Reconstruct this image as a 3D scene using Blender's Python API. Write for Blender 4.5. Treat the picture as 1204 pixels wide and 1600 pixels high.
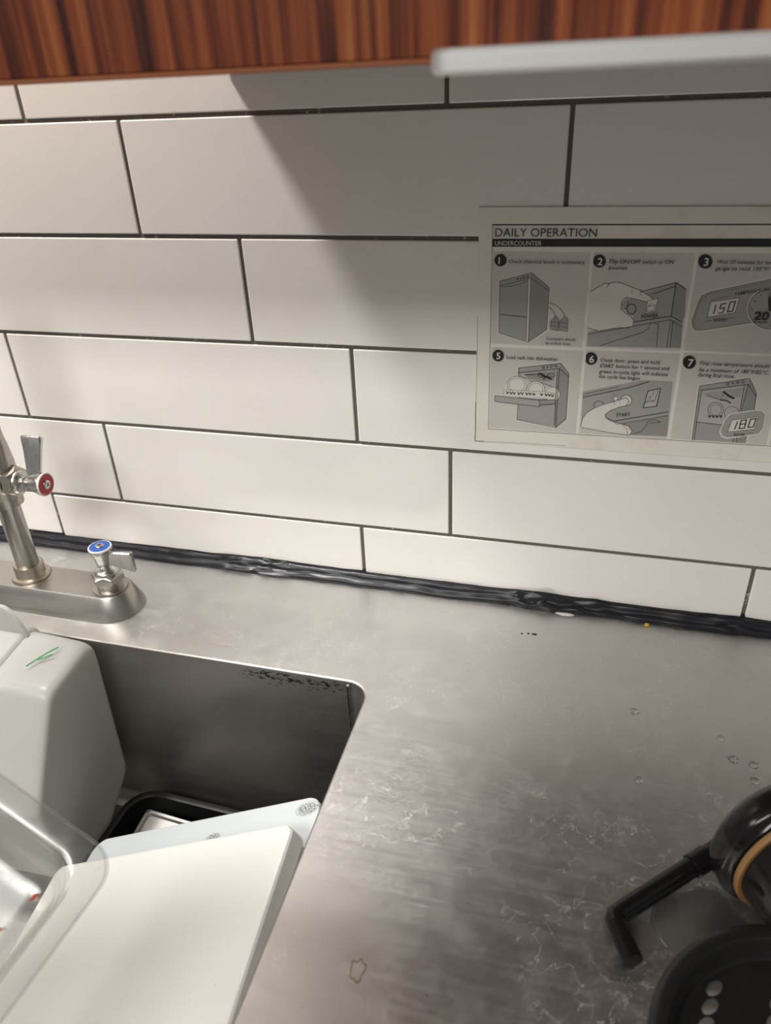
import bpy, bmesh, math, random
from mathutils import Vector, Matrix, noise
from mathutils.geometry import tessellate_polygon

random.seed(7)
for _o in list(bpy.data.objects):
    bpy.data.objects.remove(_o, do_unlink=True)
SC = bpy.context.scene
COL = SC.collection
PI = math.pi

# ------------------------------------------------------------------ camera
# world: x right along the tiled wall, wall face y = 0, room towards -y, floor z = 0, counter top z = 0.90
ZC = 0.90
cam_d = bpy.data.cameras.new('camera')
cam = bpy.data.objects.new('camera', cam_d)
COL.objects.link(cam)
right = Vector((0.96418757, 0.26176603, -0.04267178))
down = Vector((0.09654931, -0.49627521, -0.86277989))
fwd = Vector((-0.24702341, 0.82776172, -0.50377572))
mw = Matrix((( right.x, -down.x, -fwd.x, 0.38448),
             ( right.y, -down.y, -fwd.y, -0.69770),
             ( right.z, -down.z, -fwd.z, 1.42291),
             (0, 0, 0, 1)))
cam.matrix_world = mw
cam_d.sensor_fit = 'VERTICAL'
cam_d.sensor_height = 36.0
cam_d.sensor_width = 36.0
cam_d.lens = 1182.0 / 1600.0 * 36.0
cam_d.clip_start = 0.01
cam_d.dof.use_dof = True
cam_d.dof.focus_distance = 0.80
cam_d.dof.aperture_fstop = 7.2
SC.camera = cam

# ------------------------------------------------------------------ light and exposure
w = bpy.data.worlds.new('room_light')
SC.world = w
w.use_nodes = True
w.node_tree.nodes['Background'].inputs[0].default_value = (1.0, 0.98, 0.955, 1)
w.node_tree.nodes['Background'].inputs[1].default_value = 0.20

def area(name, loc, target, sx, sy, power, color=(1, 0.978, 0.945)):
    d = bpy.data.lights.new(name, 'AREA')
    d.shape = 'RECTANGLE'
    d.size = sx
    d.size_y = sy
    d.energy = power
    d.color = color
    o = bpy.data.objects.new(name, d)
    COL.objects.link(o)
    o.location = loc
    o.rotation_euler = (Vector(target) - Vector(loc)).to_track_quat('-Z', 'Y').to_euler()
    return o

area('ceiling_panel_light', (-0.35, -2.0, 2.62), (-0.35, -2.0, 0), 1.3, 0.7, 54)
area('ceiling_panel_light', (-1.7, -1.2, 2.62), (-1.7, -1.2, 0), 0.6, 0.6, 14)

SC.view_settings.view_transform = 'Standard'
SC.view_settings.look = 'None'
SC.view_settings.gamma = 1.0
SC.view_settings.exposure = 0.12
SC.view_settings.use_curve_mapping = False

# ------------------------------------------------------------------ material helpers
def srgb(r, g, b):
    f = lambda c: (c / 255 / 12.92) if c / 255 <= 0.04045 else ((c / 255 + 0.055) / 1.055) ** 2.4
    return (f(r), f(g), f(b), 1)

class NT:
    def __init__(s, name):
        s.m = bpy.data.materials.new(name)
        s.m.use_nodes = True
        s.t = s.m.node_tree
        s.b = s.t.nodes['Principled BSDF']
        s.out = s.t.nodes['Material Output']
    def n(s, typ, **kw):
        x = s.t.nodes.new(typ)
        for k, v in kw.items():
            setattr(x, k, v)
        return x
    def l(s, a, b):
        s.t.links.new(a, b)
    def val(s, sock, v):
        if hasattr(v, 'is_output') or isinstance(v, bpy.types.NodeSocket):
            s.l(v, sock)
        else:
            sock.default_value = v
    def pos(s, scale=(1, 1, 1), obj=True):
        tc = s.n('ShaderNodeTexCoord')
        mp = s.n('ShaderNodeMapping')
        mp.inputs['Scale'].default_value = scale
        s.l(tc.outputs['Object' if obj else 'Generated'], mp.inputs['Vector'])
        return mp.outputs['Vector']
    def noise(s, vec, scale, detail=4, rough=0.55, dist=0.0):
        x = s.n('ShaderNodeTexNoise')
        x.inputs['Scale'].default_value = scale
        x.inputs['Detail'].default_value = detail
        x.inputs['Roughness'].default_value = rough
        x.inputs['Distortion'].default_value = dist
        s.l(vec, x.inputs['Vector'])
        return x.outputs['Fac']
    def ramp(s, fac, stops, interp='LINEAR'):
        x = s.n('ShaderNodeValToRGB')
        x.color_ramp.interpolation = interp
        e = x.color_ramp.elements
        while len(e) < len(stops):
            e.new(0.5)
        for i, (p, c) in enumerate(stops):
            e[i].position = p
            e[i].color = c if len(c) == 4 else (*c, 1)
        s.l(fac, x.inputs['Fac'])
        return x.outputs['Color']
    def math(s, op, a, b=0.0, clamp=False):
        x = s.n('ShaderNodeMath', operation=op, use_clamp=clamp)
        s.val(x.inputs[0], a)
        s.val(x.inputs[1], b)
        return x.outputs[0]
    def mix(s, f, a, b, blend='MIX'):
        x = s.n('ShaderNodeMix', data_type='RGBA', blend_type=blend)
        s.val(x.inputs[0], f)
        s.val(x.inputs[6], a)
        s.val(x.inputs[7], b)
        return x.outputs[2]
    def bump(s, h, strength, dist=0.001):
        x = s.n('ShaderNodeBump')
        x.inputs['Strength'].default_value = strength
        x.inputs['Distance'].default_value = dist
        s.l(h, x.inputs['Height'])
        s.l(x.outputs['Normal'], s.b.inputs['Normal'])
    def set(s, **kw):
        for k, v in kw.items():
            s.val(s.b.inputs[k.replace('_', ' ')], v)
        return s.m

def g3(v):
    return (v, v, v, 1)

def plain(name, col, rough=0.5, metal=0.0, spec=0.5, coat=0.0):
    t = NT(name)
    v = t.pos()
    n = t.noise(v, 60, 3)
    t.set(Base_Color=t.mix(t.math('MULTIPLY', n, 0.18), col, tuple(c * 0.7 for c in col[:3]) + (1,)),
          Roughness=t.math('ADD', t.math('MULTIPLY', n, 0.12), rough - 0.06), Metallic=metal)
    t.b.inputs['Specular IOR Level'].default_value = spec
    t.b.inputs['Coat Weight'].default_value = coat
    return t.m

# glazed white tile
def mat_tile():
    t = NT('white_glazed_tile')
    v = t.pos()
    n = t.noise(v, 9, 3)
    f = t.noise(v, 420, 2)
    sp = t.ramp(f, [(0.735, g3(0)), (0.76, g3(1))])
    base = t.mix(n, srgb(228, 224, 217), srgb(238, 235, 229))
    t.set(Base_Color=t.mix(t.math('MULTIPLY', sp, 0.35), base, srgb(150, 140, 125)), Roughness=0.13)
    t.b.inputs['IOR'].default_value = 1.5
    t.bump(n, 0.12, 0.002)
    return t.m

def mat_grout():
    t = NT('dark_grey_grout')
    v = t.pos()
    n = t.noise(v, 35, 5)
    f = t.noise(v, 500, 3)
    sp = t.ramp(t.math('MULTIPLY', n, t.noise(v, 240, 3)), [(0.36, g3(0)), (0.42, g3(1))])
    t.set(Base_Color=t.mix(sp, t.mix(f, srgb(84, 80, 73), srgb(112, 107, 98)), srgb(178, 168, 152)), Roughness=0.9)
    t.bump(f, 0.4, 0.0006)
    return t.m

# brushed stainless steel, worn, with lime-scale rings and water stains
def mat_steel(name, worn=True, brush='x', base=(0.55, 0.54, 0.52), rough=0.35, bump=0.05, stain=False):
    t = NT(name)
    v = t.pos()
    sc = (6, 260, 260) if brush == 'x' else ((260, 6, 260) if brush == 'y' else (260, 260, 6))
    br = t.noise(t.pos(sc), 1.0, 4, 0.6)
    big = t.noise(v, 7, 5, 0.6)
    mid = t.noise(v, 40, 6, 0.7)
    col = t.mix(big, (base[0] * .86, base[1] * .86, base[2] * .86, 1), (base[0] * 1.12, base[1] * 1.12, base[2] * 1.12, 1))
    ro = t.math('ADD', t.math('MULTIPLY', br, 0.16), rough - 0.10)
    ro = t.math('ADD', ro, t.math('MULTIPLY', mid, 0.10))
    h = br
    if worn:
        # scale rings: contour lines of a noise field, broken up by a second field
        a = t.noise(v, 30, 4, 0.6, 0.3)
        line = t.ramp(t.math('ABSOLUTE', t.math('SUBTRACT', a, 0.5)), [(0.0, g3(1)), (0.002, g3(0.7)), (0.0045, g3(0))])
        a2 = t.noise(v, 55, 4, 0.6, 0.3)
        line2 = t.ramp(t.math('ABSOLUTE', t.math('SUBTRACT', a2, 0.56)), [(0.0, g3(1)), (0.0025, g3(0.6)), (0.006, g3(0))])
        m1 = t.ramp(t.noise(v, 11, 4), [(0.46, g3(0)), (0.58, g3(1))])
        m2 = t.ramp(t.noise(v, 16, 4, 0.6, 0.3), [(0.50, g3(0)), (0.62, g3(1))])
        scale_ = t.math('ADD', t.math('MULTIPLY', line, m1), t.math('MULTIPLY', line2, m2), clamp=True)
        blot = t.ramp(mid, [(0.46, g3(0)), (0.68, g3(1))])
        film = t.math('MULTIPLY', blot, 0.10)
        col = t.mix(film, col, (0.62, 0.60, 0.56, 1))
        col = t.mix(t.math('MULTIPLY', scale_, 0.42), col, (0.85, 0.83, 0.78, 1))
        t.l(t.math('SUBTRACT', 1.0, t.math('ADD', t.math('MULTIPLY', scale_, 0.35), t.math('MULTIPLY', blot, 0.10))), t.b.inputs['Metallic'])
        ro = t.math('ADD', ro, t.math('MULTIPLY', scale_, 0.2))
        spk = t.ramp(t.noise(v, 300, 2), [(0.74, g3(0)), (0.77, g3(1))])
        col = t.mix(t.math('MULTIPLY', spk, 0.6), col, (0.10, 0.09, 0.08, 1))
    else:
        t.b.inputs['Metallic'].default_value = 1.0
    if stain:       # black grime patches under the rim near the right corner, faint drip marks
        s3 = t.n('ShaderNodeSeparateXYZ')
        t.l(v, s3.inputs[0])
        mz = t.ramp(s3.outputs[2], [(0.872, g3(0)), (0.889, g3(1)), (0.8945, g3(1)), (0.8955, g3(0))])
        mx_ = t.math('MULTIPLY', t.ramp(s3.outputs[0], [(0.05, g3(0)), (0.085, g3(1)), (0.165, g3(1)), (0.180, g3(0))]), t.math('GREATER_THAN', s3.outputs[1], -0.176))
        gr = t.ramp(t.math('ADD', t.noise(t.pos((1, 1, 2)), 150, 5, 0.7), t.math('MULTIPLY', mz, 0.10)), [(0.60, g3(0)), (0.66, g3(1))])
        col = t.mix(t.math('MULTIPLY', gr, t.math('MULTIPLY', mz, mx_)), col, (0.035, 0.032, 0.03, 1))
        ro = t.math('ADD', ro, t.math('MULTIPLY', t.noise(t.pos((9, 9, 60)), 1.0, 4, 0.6), 0.14))
    t.set(Base_Color=col, Roughness=ro)
    x = t.n('ShaderNodeBump')
    x.inputs['Strength'].default_value = bump
    x.inputs['Distance'].default_value = 0.0004
    t.l(h, x.inputs['Height'])
    y = t.n('ShaderNodeBump')
    y.inputs['Strength'].default_value = 0.03 if worn else 0.02
    y.inputs['Distance'].default_value = 0.004
    t.l(big, y.inputs['Height'])
    t.l(x.outputs['Normal'], y.inputs['Normal'])
    t.l(y.outputs['Normal'], t.b.inputs['Normal'])
    return t.m

def mat_wood():
    t = NT('striped_rosewood_laminate')
    a = t.noise(t.pos((1, 1, 0.02)), 125, 5, 0.62, 0.15)
    b = t.noise(t.pos((1, 1, 0.02)), 260, 4, 0.6)
    c = t.noise(t.pos((1, 1, 0.05)), 14, 2)
    f = t.math('ADD', t.math('MULTIPLY', a, 0.72), t.math('ADD', t.math('MULTIPLY', b, 0.2), t.math('MULTIPLY', c, 0.12)))
    col = t.ramp(f, [(0.38, srgb(44, 16, 9)), (0.46, srgb(80, 34, 17)), (0.52, srgb(108, 51, 25)), (0.585, srgb(126, 66, 33)), (0.68, srgb(148, 90, 49))])
    t.set(Base_Color=col, Roughness=0.5)
    t.b.inputs['Specular IOR Level'].default_value = 0.22
    t.bump(b, 0.1, 0.0004)
    return t.m

def mat_glass(name, col, rough, ior=1.5, transm=1.0, alpha=None):
    t = NT(name)
    v = t.pos()
    n = t.noise(v, 90, 4, 0.6)
    sm = t.ramp(t.noise(v, 30, 4), [(0.45, g3(0)), (0.7, g3(1))])
    t.set(Base_Color=col, Roughness=t.math('ADD', t.math('MULTIPLY', sm, 0.10), rough), IOR=ior)
    t.b.inputs['Transmission Weight'].default_value = transm
    t.bump(n, 0.05, 0.001)
    return t.m

def mat_clear():
    t = NT('clear_polycarbonate')
    v = t.pos()
    sm = t.ramp(t.noise(v, 45, 5, 0.65), [(0.50, g3(0)), (0.75, g3(1))])
    tr = t.n('ShaderNodeBsdfTransparent')
    tr.inputs['Color'].default_value = (0.93, 0.93, 0.92, 1)
    gl = t.n('ShaderNodeBsdfGlossy')
    gl.inputs['Color'].default_value = (0.95, 0.95, 0.94, 1)
    t.l(t.math('ADD', t.math('MULTIPLY', sm, 0.12), 0.17), gl.inputs['Roughness'])
    t.set(Base_Color=srgb(206, 205, 198), Roughness=0.4)
    lw = t.n('ShaderNodeLayerWeight')
    lw.inputs['Blend'].default_value = 0.5
    refl = t.math('ADD', t.math('MULTIPLY', t.math('POWER', lw.outputs['Facing'], 3.5), 0.5), 0.05, clamp=True)
    m1 = t.n('ShaderNodeMixShader')
    t.l(refl, m1.inputs[0])
    t.l(tr.outputs[0], m1.inputs[1])
    t.l(gl.outputs[0], m1.inputs[2])
    m2 = t.n('ShaderNodeMixShader')                 # pale haze painted over the plastic, patchy, stronger at grazing angles to lighten edges
    t.l(t.math('ADD', t.math('MULTIPLY', sm, 0.09), t.math('ADD', 0.045, t.math('MULTIPLY', t.math('POWER', lw.outputs['Facing'], 2.0), 0.22))), m2.inputs[0])
    t.l(m1.outputs[0], m2.inputs[1])
    t.l(t.b.outputs[0], m2.inputs[2])
    t.l(m2.outputs[0], t.out.inputs['Surface'])
    return t.m

def mat_milky():
    t = NT('milky_translucent_plastic')
    v = t.pos()
    n = t.noise(v, 18, 4)
    sc = t.ramp(t.noise(t.pos((1, 3, 1)), 160, 3), [(0.66, g3(0)), (0.74, g3(1))])
    t.set(Base_Color=t.mix(t.math('MULTIPLY', sc, 0.5), t.mix(n, srgb(200, 200, 197), srgb(214, 213, 208)), srgb(226, 227, 222)), Roughness=0.33)
    tr = t.n('ShaderNodeBsdfTranslucent')
    tr.inputs['Color'].default_value = srgb(226, 226, 222)
    mx = t.n('ShaderNodeMixShader')
    mx.inputs[0].default_value = 0.5
    t.l(t.b.outputs[0], mx.inputs[1])
    t.l(tr.outputs[0], mx.inputs[2])
    t.l(mx.outputs[0], t.out.inputs['Surface'])
    t.bump(t.noise(v, 220, 3), 0.15, 0.0006)
    return t.m

def mat_board(name, c1, c2, burns=None):
    t = NT(name)
    v = t.pos()
    n = t.noise(v, 6, 4)
    f = t.noise(t.pos((300, 30, 30)), 1.0, 3)
    col = t.mix(n, c1, c2)
    spk = t.ramp(t.noise(v, 130, 2), [(0.77, g3(0)), (0.79, g3(1))])
    col = t.mix(t.math('MULTIPLY', spk, 0.6), col, srgb(120, 110, 95))
    if burns:
        for (bx, by, rx, ry) in burns:
            mp = t.n('ShaderNodeMapping', vector_type='TEXTURE')
            mp.inputs['Location'].default_value = (bx, by, 0)
            mp.inputs['Scale'].default_value = (rx, ry, 1)
            tc = t.n('ShaderNodeTexCoord')
            t.l(tc.outputs['Object'], mp.inputs['Vector'])
            sx = t.n('ShaderNodeSeparateXYZ')
            t.l(mp.outputs['Vector'], sx.inputs[0])
            d = t.math('ADD', t.math('POWER', sx.outputs[0], 2.0), t.math('POWER', sx.outputs[1], 2.0))
            mask = t.ramp(d, [(0.3, g3(1)), (1.0, g3(0))])
            grain = t.ramp(t.noise(v, 800, 3, 0.7), [(0.47, g3(0)), (0.54, g3(1))])
            col = t.mix(t.math('MULTIPLY', mask, grain), col, srgb(58, 46, 34))
    t.set(Base_Color=col, Roughness=0.42)
    t.b.inputs['Subsurface Weight'].default_value = 0.25
    t.b.inputs['Subsurface Radius'].default_value = (0.01, 0.009, 0.007)
    t.bump(f, 0.08, 0.0004)
    return t.m

def mat_black(name, rough, col=(0.012, 0.011, 0.011, 1)):
    t = NT(name)
    v = t.pos()
    n = t.noise(v, 70, 4)
    t.set(Base_Color=t.mix(n, col, (col[0] * 1.5, col[1] * 1.5, col[2] * 1.5, 1)), Roughness=t.math('ADD', t.math('MULTIPLY', n, 0.1), rough - 0.05))
    t.b.inputs['Specular IOR Level'].default_value = 0.32
    t.bump(t.noise(v, 500, 2), 0.03, 0.0003)
    return t.m

def mat_sheet():
    t = NT('laminated_paper')
    v = t.pos()
    n = t.noise(v, 30, 5, 0.6)
    st = t.ramp(t.math('MULTIPLY', n, t.noise(v, 11, 3)), [(0.27, g3(0)), (0.36, g3(1))])
    t.set(Base_Color=t.mix(t.math('MULTIPLY', st, 0.25), srgb(230, 226, 215), srgb(190, 170, 140)), Roughness=0.30)
    t.bump(t.noise(v, 8, 2), 0.06, 0.003)
    return t.m

M = dict(
    tile=mat_tile(), grout=mat_grout(),
    counter=mat_steel('worn_stainless_counter', True, 'x'),
    basin=mat_steel('scuffed_stainless_basin', False, 'x', (0.43, 0.41, 0.385), 0.33, 0.09, True),
    body=mat_steel('satin_nickel_casting', False, 'x', (0.46, 0.44, 0.41), 0.30, 0.012),
    steel=mat_steel('satin_nickel_metal', False, 'z', (0.50, 0.47, 0.43), 0.28, 0.012),
    cast=mat_steel('cast_chrome', False, 'z', (0.62, 0.61, 0.59), 0.24, 0.012),
    brass=mat_steel('worn_plated_brass', False, 'z', (0.50, 0.45, 0.37), 0.30, 0.012),
    ledge=mat_steel('pale_brushed_steel', False, 'x', (0.66, 0.655, 0.64), 0.52),
    wood=mat_wood(), edge=plain('orange_brown_edge_band', srgb(132, 74, 38), 0.45),
    carcass=plain('pale_cabinet_board', srgb(104, 84, 66), 0.6),
    milky=mat_milky(),
    clear=mat_clear(),
    water=mat_glass('water', (1, 1, 1, 1), 0.0, 1.33),
    board=mat_board('ivory_cutting_board_plastic', srgb(222, 220, 214), srgb(230, 228, 223)),
    board2=mat_board('bluish_white_cutting_board_plastic', srgb(184, 191, 192), srgb(196, 201, 200),  # lower board's colour darkened to stand in for shade on it
                     [(0.137, 0.156, 0.015, 0.008), (0.030, 0.143, 0.011, 0.007)]),
    caulk=mat_black('black_silicone', 0.34, (0.010, 0.010, 0.013, 1)),
    black=mat_black('glossy_black_plastic', 0.16, (0.006, 0.0055, 0.0055, 1)),
    matt=mat_black('scuffed_black_plastic', 0.36, (0.009, 0.0085, 0.0085, 1)),
    gasket=plain('tan_rubber_gasket', srgb(136, 100, 56), 0.45),
    red=plain('red_enamel', srgb(176, 24, 28), 0.3), blue=plain('blue_enamel', srgb(40, 84, 164), 0.3),
    dark=plain('dark_recess', srgb(28, 26, 24), 0.6),
    white=plain('white_plastic', srgb(225, 222, 215), 0.4),
    floor=plain('brown_quarry_floor', srgb(96, 70, 56), 0.6),
    sheet=mat_sheet(), green=plain('green_marker_ink', srgb(30, 150, 70), 0.4),
    crumb=plain('yellow_crumb', srgb(200, 165, 30), 0.7), herb=plain('olive_food_scrap', srgb(110, 100, 30), 0.7),
    orange=plain('orange_food_scrap', srgb(196, 110, 60), 0.6), redbit=plain('red_food_scrap', srgb(170, 66, 44), 0.6),
    brown=plain('brown_dried_stain', srgb(120, 106, 88), 0.5),
    p0=plain('black_print', srgb(22, 20, 20), 0.35), p1=plain('dark_grey_print', srgb(148, 146, 141), 0.35),
    p2=plain('mid_grey_print', srgb(164, 161, 156), 0.35), p3=plain('light_grey_print', srgb(184, 181, 175), 0.35),
    p4=plain('white_print', srgb(222, 217, 206), 0.35), cell=plain('pale_grey_print', srgb(206, 202, 193), 0.35),
)

# ------------------------------------------------------------------ object helpers
def tag(o, label=None, cat=None, group=None, kind=None):
    if label: o['label'] = label
    if cat: o['category'] = cat
    if group: o['group'] = group
    if kind: o['kind'] = kind
    return o

def thing(name, label, cat, loc=(0, 0, 0), group=None, kind=None):
    o = bpy.data.objects.new(name, None)
    o.empty_display_size = 0.05
    COL.objects.link(o)
    o.location = loc
    return tag(o, label, cat, group, kind)

def link(name, me, mat=None, parent=None, smooth=True, sharp=35):
    if mat is not None:
        for m in (mat if isinstance(mat, list) else [mat]):
            me.materials.append(m)
    o = bpy.data.objects.new(name, me)
    COL.objects.link(o)
    if smooth:
        for p in me.polygons:
            p.use_smooth = True
        me.set_sharp_from_angle(angle=math.radians(sharp))
    if parent is not None:      # geometry is given in world coordinates: keep it there
        o.parent = parent
        o.matrix_parent_inverse = Matrix.Translation(-Vector(parent.location))
    return o

def from_bm(name, bm, mat, parent=None, smooth=True, sharp=35):
    bmesh.ops.recalc_face_normals(bm, faces=bm.faces)
    me = bpy.data.meshes.new(name)
    bm.to_mesh(me)
    bm.free()
    return link(name, me, mat, parent, smooth, sharp)

def origin_to(o, p):
    """move a top-level mesh's origin to p without moving the geometry"""
    p = Vector(p)
    o.data.transform(Matrix.Translation(-p))
    o.location = p
    return o

def box(bm, x0, x1, y0, y1, z0, z1, bev=0.0, seg=2, mtx=None):
    g = bmesh.ops.create_cube(bm, size=1.0)['verts']
    for v in g:
        v.co = Vector((x0 + (v.co.x + .5) * (x1 - x0), y0 + (v.co.y + .5) * (y1 - y0), z0 + (v.co.z + .5) * (z1 - z0)))
    if bev > 0:
        ed = list({e for v in g for e in v.link_edges})
        r = bmesh.ops.bevel(bm, geom=ed, offset=bev, segments=seg, profile=0.5, affect='EDGES', clamp_overlap=True)
        g = list({v for f in r['faces'] for v in f.verts} | {v for v in g if v.is_valid})
    if mtx is not None:
        for v in g:
            if v.is_valid:
                v.co = mtx @ v.co
    return g

def frame_of(axis):
    z = Vector(axis).normalized()
    a = Vector((1, 0, 0)) if abs(z.x) < 0.9 else Vector((0, 1, 0))
    x = (a - z * a.dot(z)).normalized()
    y = z.cross(x)
    return Matrix((x, y, z)).transposed()

def lathe(bm, prof, origin, axis=(0, 0, 1), n=32, cap0=True, cap1=True, phase=0.0):
    """prof: list of (radius, height along axis)"""
    R = frame_of(axis)
    O = Vector(origin)
    rings = []
    for r, h in prof:
        rings.append([bm.verts.new(O + R @ Vector((r * math.cos(phase + 2 * PI * i / n), r * math.sin(phase + 2 * PI * i / n), h))) for i in range(n)])
    for a, b in zip(rings, rings[1:]):
        for i in range(n):
            bm.faces.new((a[i], a[(i + 1) % n], b[(i + 1) % n], b[i]))
    if cap0: bm.faces.new(rings[0][::-1])
    if cap1: bm.faces.new(rings[-1])
    return rings

def tube(bm, path, rad, n=16, caps=True):
    path = [Vector(p) for p in path]
    rad = rad if isinstance(rad, (list, tuple)) else [rad] * len(path)
    rings = []
    prev = None
    for i, p in enumerate(path):
        d = (path[min(i + 1, len(path) - 1)] - path[max(i - 1, 0)]).normalized()
        if prev is None:
            a = Vector((0, 0, 1)) if abs(d.z) < 0.9 else Vector((1, 0, 0))
            x = (a - d * a.dot(d)).normalized()
        else:
            x = (prev - d * prev.dot(d)).normalized()
        prev = x
        y = d.cross(x)
        rings.append([bm.verts.new(p + (x * math.cos(2 * PI * k / n) + y * math.sin(2 * PI * k / n)) * rad[i]) for k in range(n)])
    for a, b in zip(rings, rings[1:]):
        for k in range(n):
            bm.faces.new((a[k], a[(k + 1) % n], b[(k + 1) % n], b[k]))
    if caps:
        bm.faces.new(rings[0][::-1])
        bm.faces.new(rings[-1])
    return rings

def roundrect(x0, x1, y0, y1, r, n=8):
    pts = []
    for cx, cy, a0 in ((x1 - r, y1 - r, 0), (x0 + r, y1 - r, 90), (x0 + r, y0 + r, 180), (x1 - r, y0 + r, 270)):
        for i in range(n + 1):
            a = math.radians(a0 + 90 * i / n)
            pts.append((cx + r * math.cos(a), cy + r * math.sin(a)))
    return pts

def loft(bm, loops, cap0=False, cap1=False, closed=True):
    rs = [[bm.verts.new(p) for p in lp] for lp in loops]
    for a, b in zip(rs, rs[1:]):
        n = len(a)
        for i in range(n if closed else n - 1):
            bm.faces.new((a[i], a[(i + 1) % n], b[(i + 1) % n], b[i]))
    if cap0: bm.faces.new(rs[0][::-1])
    if cap1: bm.faces.new(rs[-1])
    return rs

# ================================================================== SETTING
PITCH, TW, GR = 0.1048, 0.41259, 0.0038
ZT = 1.5                                  # height of the course line used as tile datum
fl = bmesh.new()
box(fl, -2.4, 2.6, -3.0, 0.1, -0.05, 0.0)
tag(from_bm('floor', fl, M['floor'], smooth=False), 'brown quarry tile kitchen floor', 'floor', kind='structure')
wb = bmesh.new()
box(wb, -2.4, 2.6, 0.0016, 0.1, 0.0, 2.7)
wall = tag(from_bm('wall_back', wb, M['grout'], smooth=False), 'white tiled wall with dark grey grout behind the counter', 'wall', kind='structure')

def tile_mesh(h, wd=TW - GR):
    bm = bmesh.new()
    box(bm, 0, wd, 0, 0.008, -h, 0, 0.0011, 2)
    bmesh.ops.recalc_face_normals(bm, faces=bm.faces)
    me = bpy.data.meshes.new('tile')
    bm.to_mesh(me)
    bm.free()
    me.materials.append(M['tile'])
    for p in me.polygons:
        p.use_smooth = True
    me.set_sharp_from_angle(angle=math.radians(12))
    return me

full = tile_mesh(PITCH - GR)
cut = tile_mesh(0.0745)
offs = {0: -0.16628, 1: -0.06418, 2: 0.04270, 3: -0.26378, 4: -0.16302, 5: -0.26583}
for row in range(-5, 6):
    off = offs.get(row, -0.26378 + 0.1031 * ((row + 40) % 4))
    for k in range(-3, 5):
        x = off + k * TW + GR / 2
        if x < -1.5 or x > 1.55:
            continue
        o = bpy.data.objects.new('tile', cut if row == 5 else full)
        COL.objects.link(o)
        o.parent = wall
        o.location = (x, random.uniform(-0.0003, 0.0003), ZT - row * PITCH - GR / 2)
        o.rotation_euler = (random.uniform(-.0022, .0022), random.uniform(-.0006, .0006), random.uniform(-.0012, .0012))

# bead of black silicone between tiles and counter
def caulk():
    bm = bmesh.new()
    N, K = 620, 11
    rings = []
    for i in range(N + 1):
        x = -1.0 + 2.3 * i / N
        n1 = noise.noise(Vector((x * 14, 0, 0)))
        n2 = noise.noise(Vector((x * 45, 3, 0)))
        lump = sum(a * math.exp(-((x - c) / s) ** 2) for c, s, a in ((-0.02, .02, .5), (0.335, .025, .75), (0.36, .012, .6), (0.55, .02, .7), (0.40, .03, .35), (-0.33, .05, .2), (0.02, .03, .5)))
        ht = 0.0158 + 0.0016 * n1 + 0.0007 * n2 + 0.0030 * lump
        dp = 0.0148 + 0.0020 * noise.noise(Vector((x * 11, 9, 0))) + 0.0007 * n2 + 0.0014 * lump
        ring = []
        for k in range(K):
            a = PI / 2 * k / (K - 1)
            c, s = math.cos(a), math.sin(a)
            # two or three tooled ridges running along the bead
            ridge = 1 + 0.085 * math.sin(3.4 * PI * k / (K - 1) + 1.5 * n1) + (0.07 + 0.34 * lump) * noise.noise(Vector((x * 45, k * 0.7, 2))) * (1 if 0 < k < K - 1 else 0.3)
            rr = 0.80 * ridge / max(abs(c) ** 1.4 + abs(s) ** 1.4, .7) ** (1 / 1.4)
            ring.append(bm.verts.new((x, -dp * c * rr * 1.1 - (0.0004 if k == K - 1 else 0), ZC + 0.0003 + ht * s * rr * 1.1)))
        ring.append(bm.verts.new((x, 0.001, ZC + 0.004 + ht * 0.8)))
        ring.append(bm.verts.new((x, 0.001, ZC + 0.0003)))
        rings.append(ring)
    for a, b in zip(rings, rings[1:]):
        for k in range(len(a)):
            bm.faces.new((a[k], a[(k + 1) % len(a)], b[(k + 1) % len(a)], b[k]))
    bm.faces.new(rings[0]); bm.faces.new(rings[-1][::-1])
    return from_bm('trim_1', bm, M['caulk'], sharp=55)
tag(caulk(), 'lumpy bead of black silicone between white tiles and steel counter', 'caulk', kind='structure')

# ================================================================== COUNTER WITH SINK
SX0, SX1, SY0, SY1, SR = -0.43, 0.2035, -0.72, -0.1655, 0.024
CX0, CX1, CY0, CY1 = -1.15, 1.45, -0.83, -0.0006
ctr = thing('sink_counter', 'worn stainless steel counter with a deep welded sink basin at left', 'counter', (0, -0.4, 0))
def worktop():
    bm = bmesh.new()
    hole = roundrect(SX0, SX1, SY0, SY1, SR, 8)
    outer = [(CX0, CY0), (CX1, CY0), (CX1, CY1), (CX0, CY1)]
    hv = [bm.verts.new((x, y, ZC)) for x, y in hole]
    ov = [bm.verts.new((x, y, ZC)) for x, y in outer]
    ed = [bm.edges.new((hv[i], hv[(i + 1) % len(hv)])) for i in range(len(hv))]
    ed += [bm.edges.new((ov[i], ov[(i + 1) % 4])) for i in range(4)]
    bmesh.ops.triangle_fill(bm, use_beauty=True, use_dissolve=False, edges=ed)
    # folded-down outer apron
    lo = [bm.verts.new((x, y, ZC - 0.05)) for x, y in outer]
    for i in range(4):
        bm.faces.new((ov[i], ov[(i + 1) % 4], lo[(i + 1) % 4], lo[i]))
    return from_bm('worktop', bm, M['counter'], ctr, smooth=False)
worktop()
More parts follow.
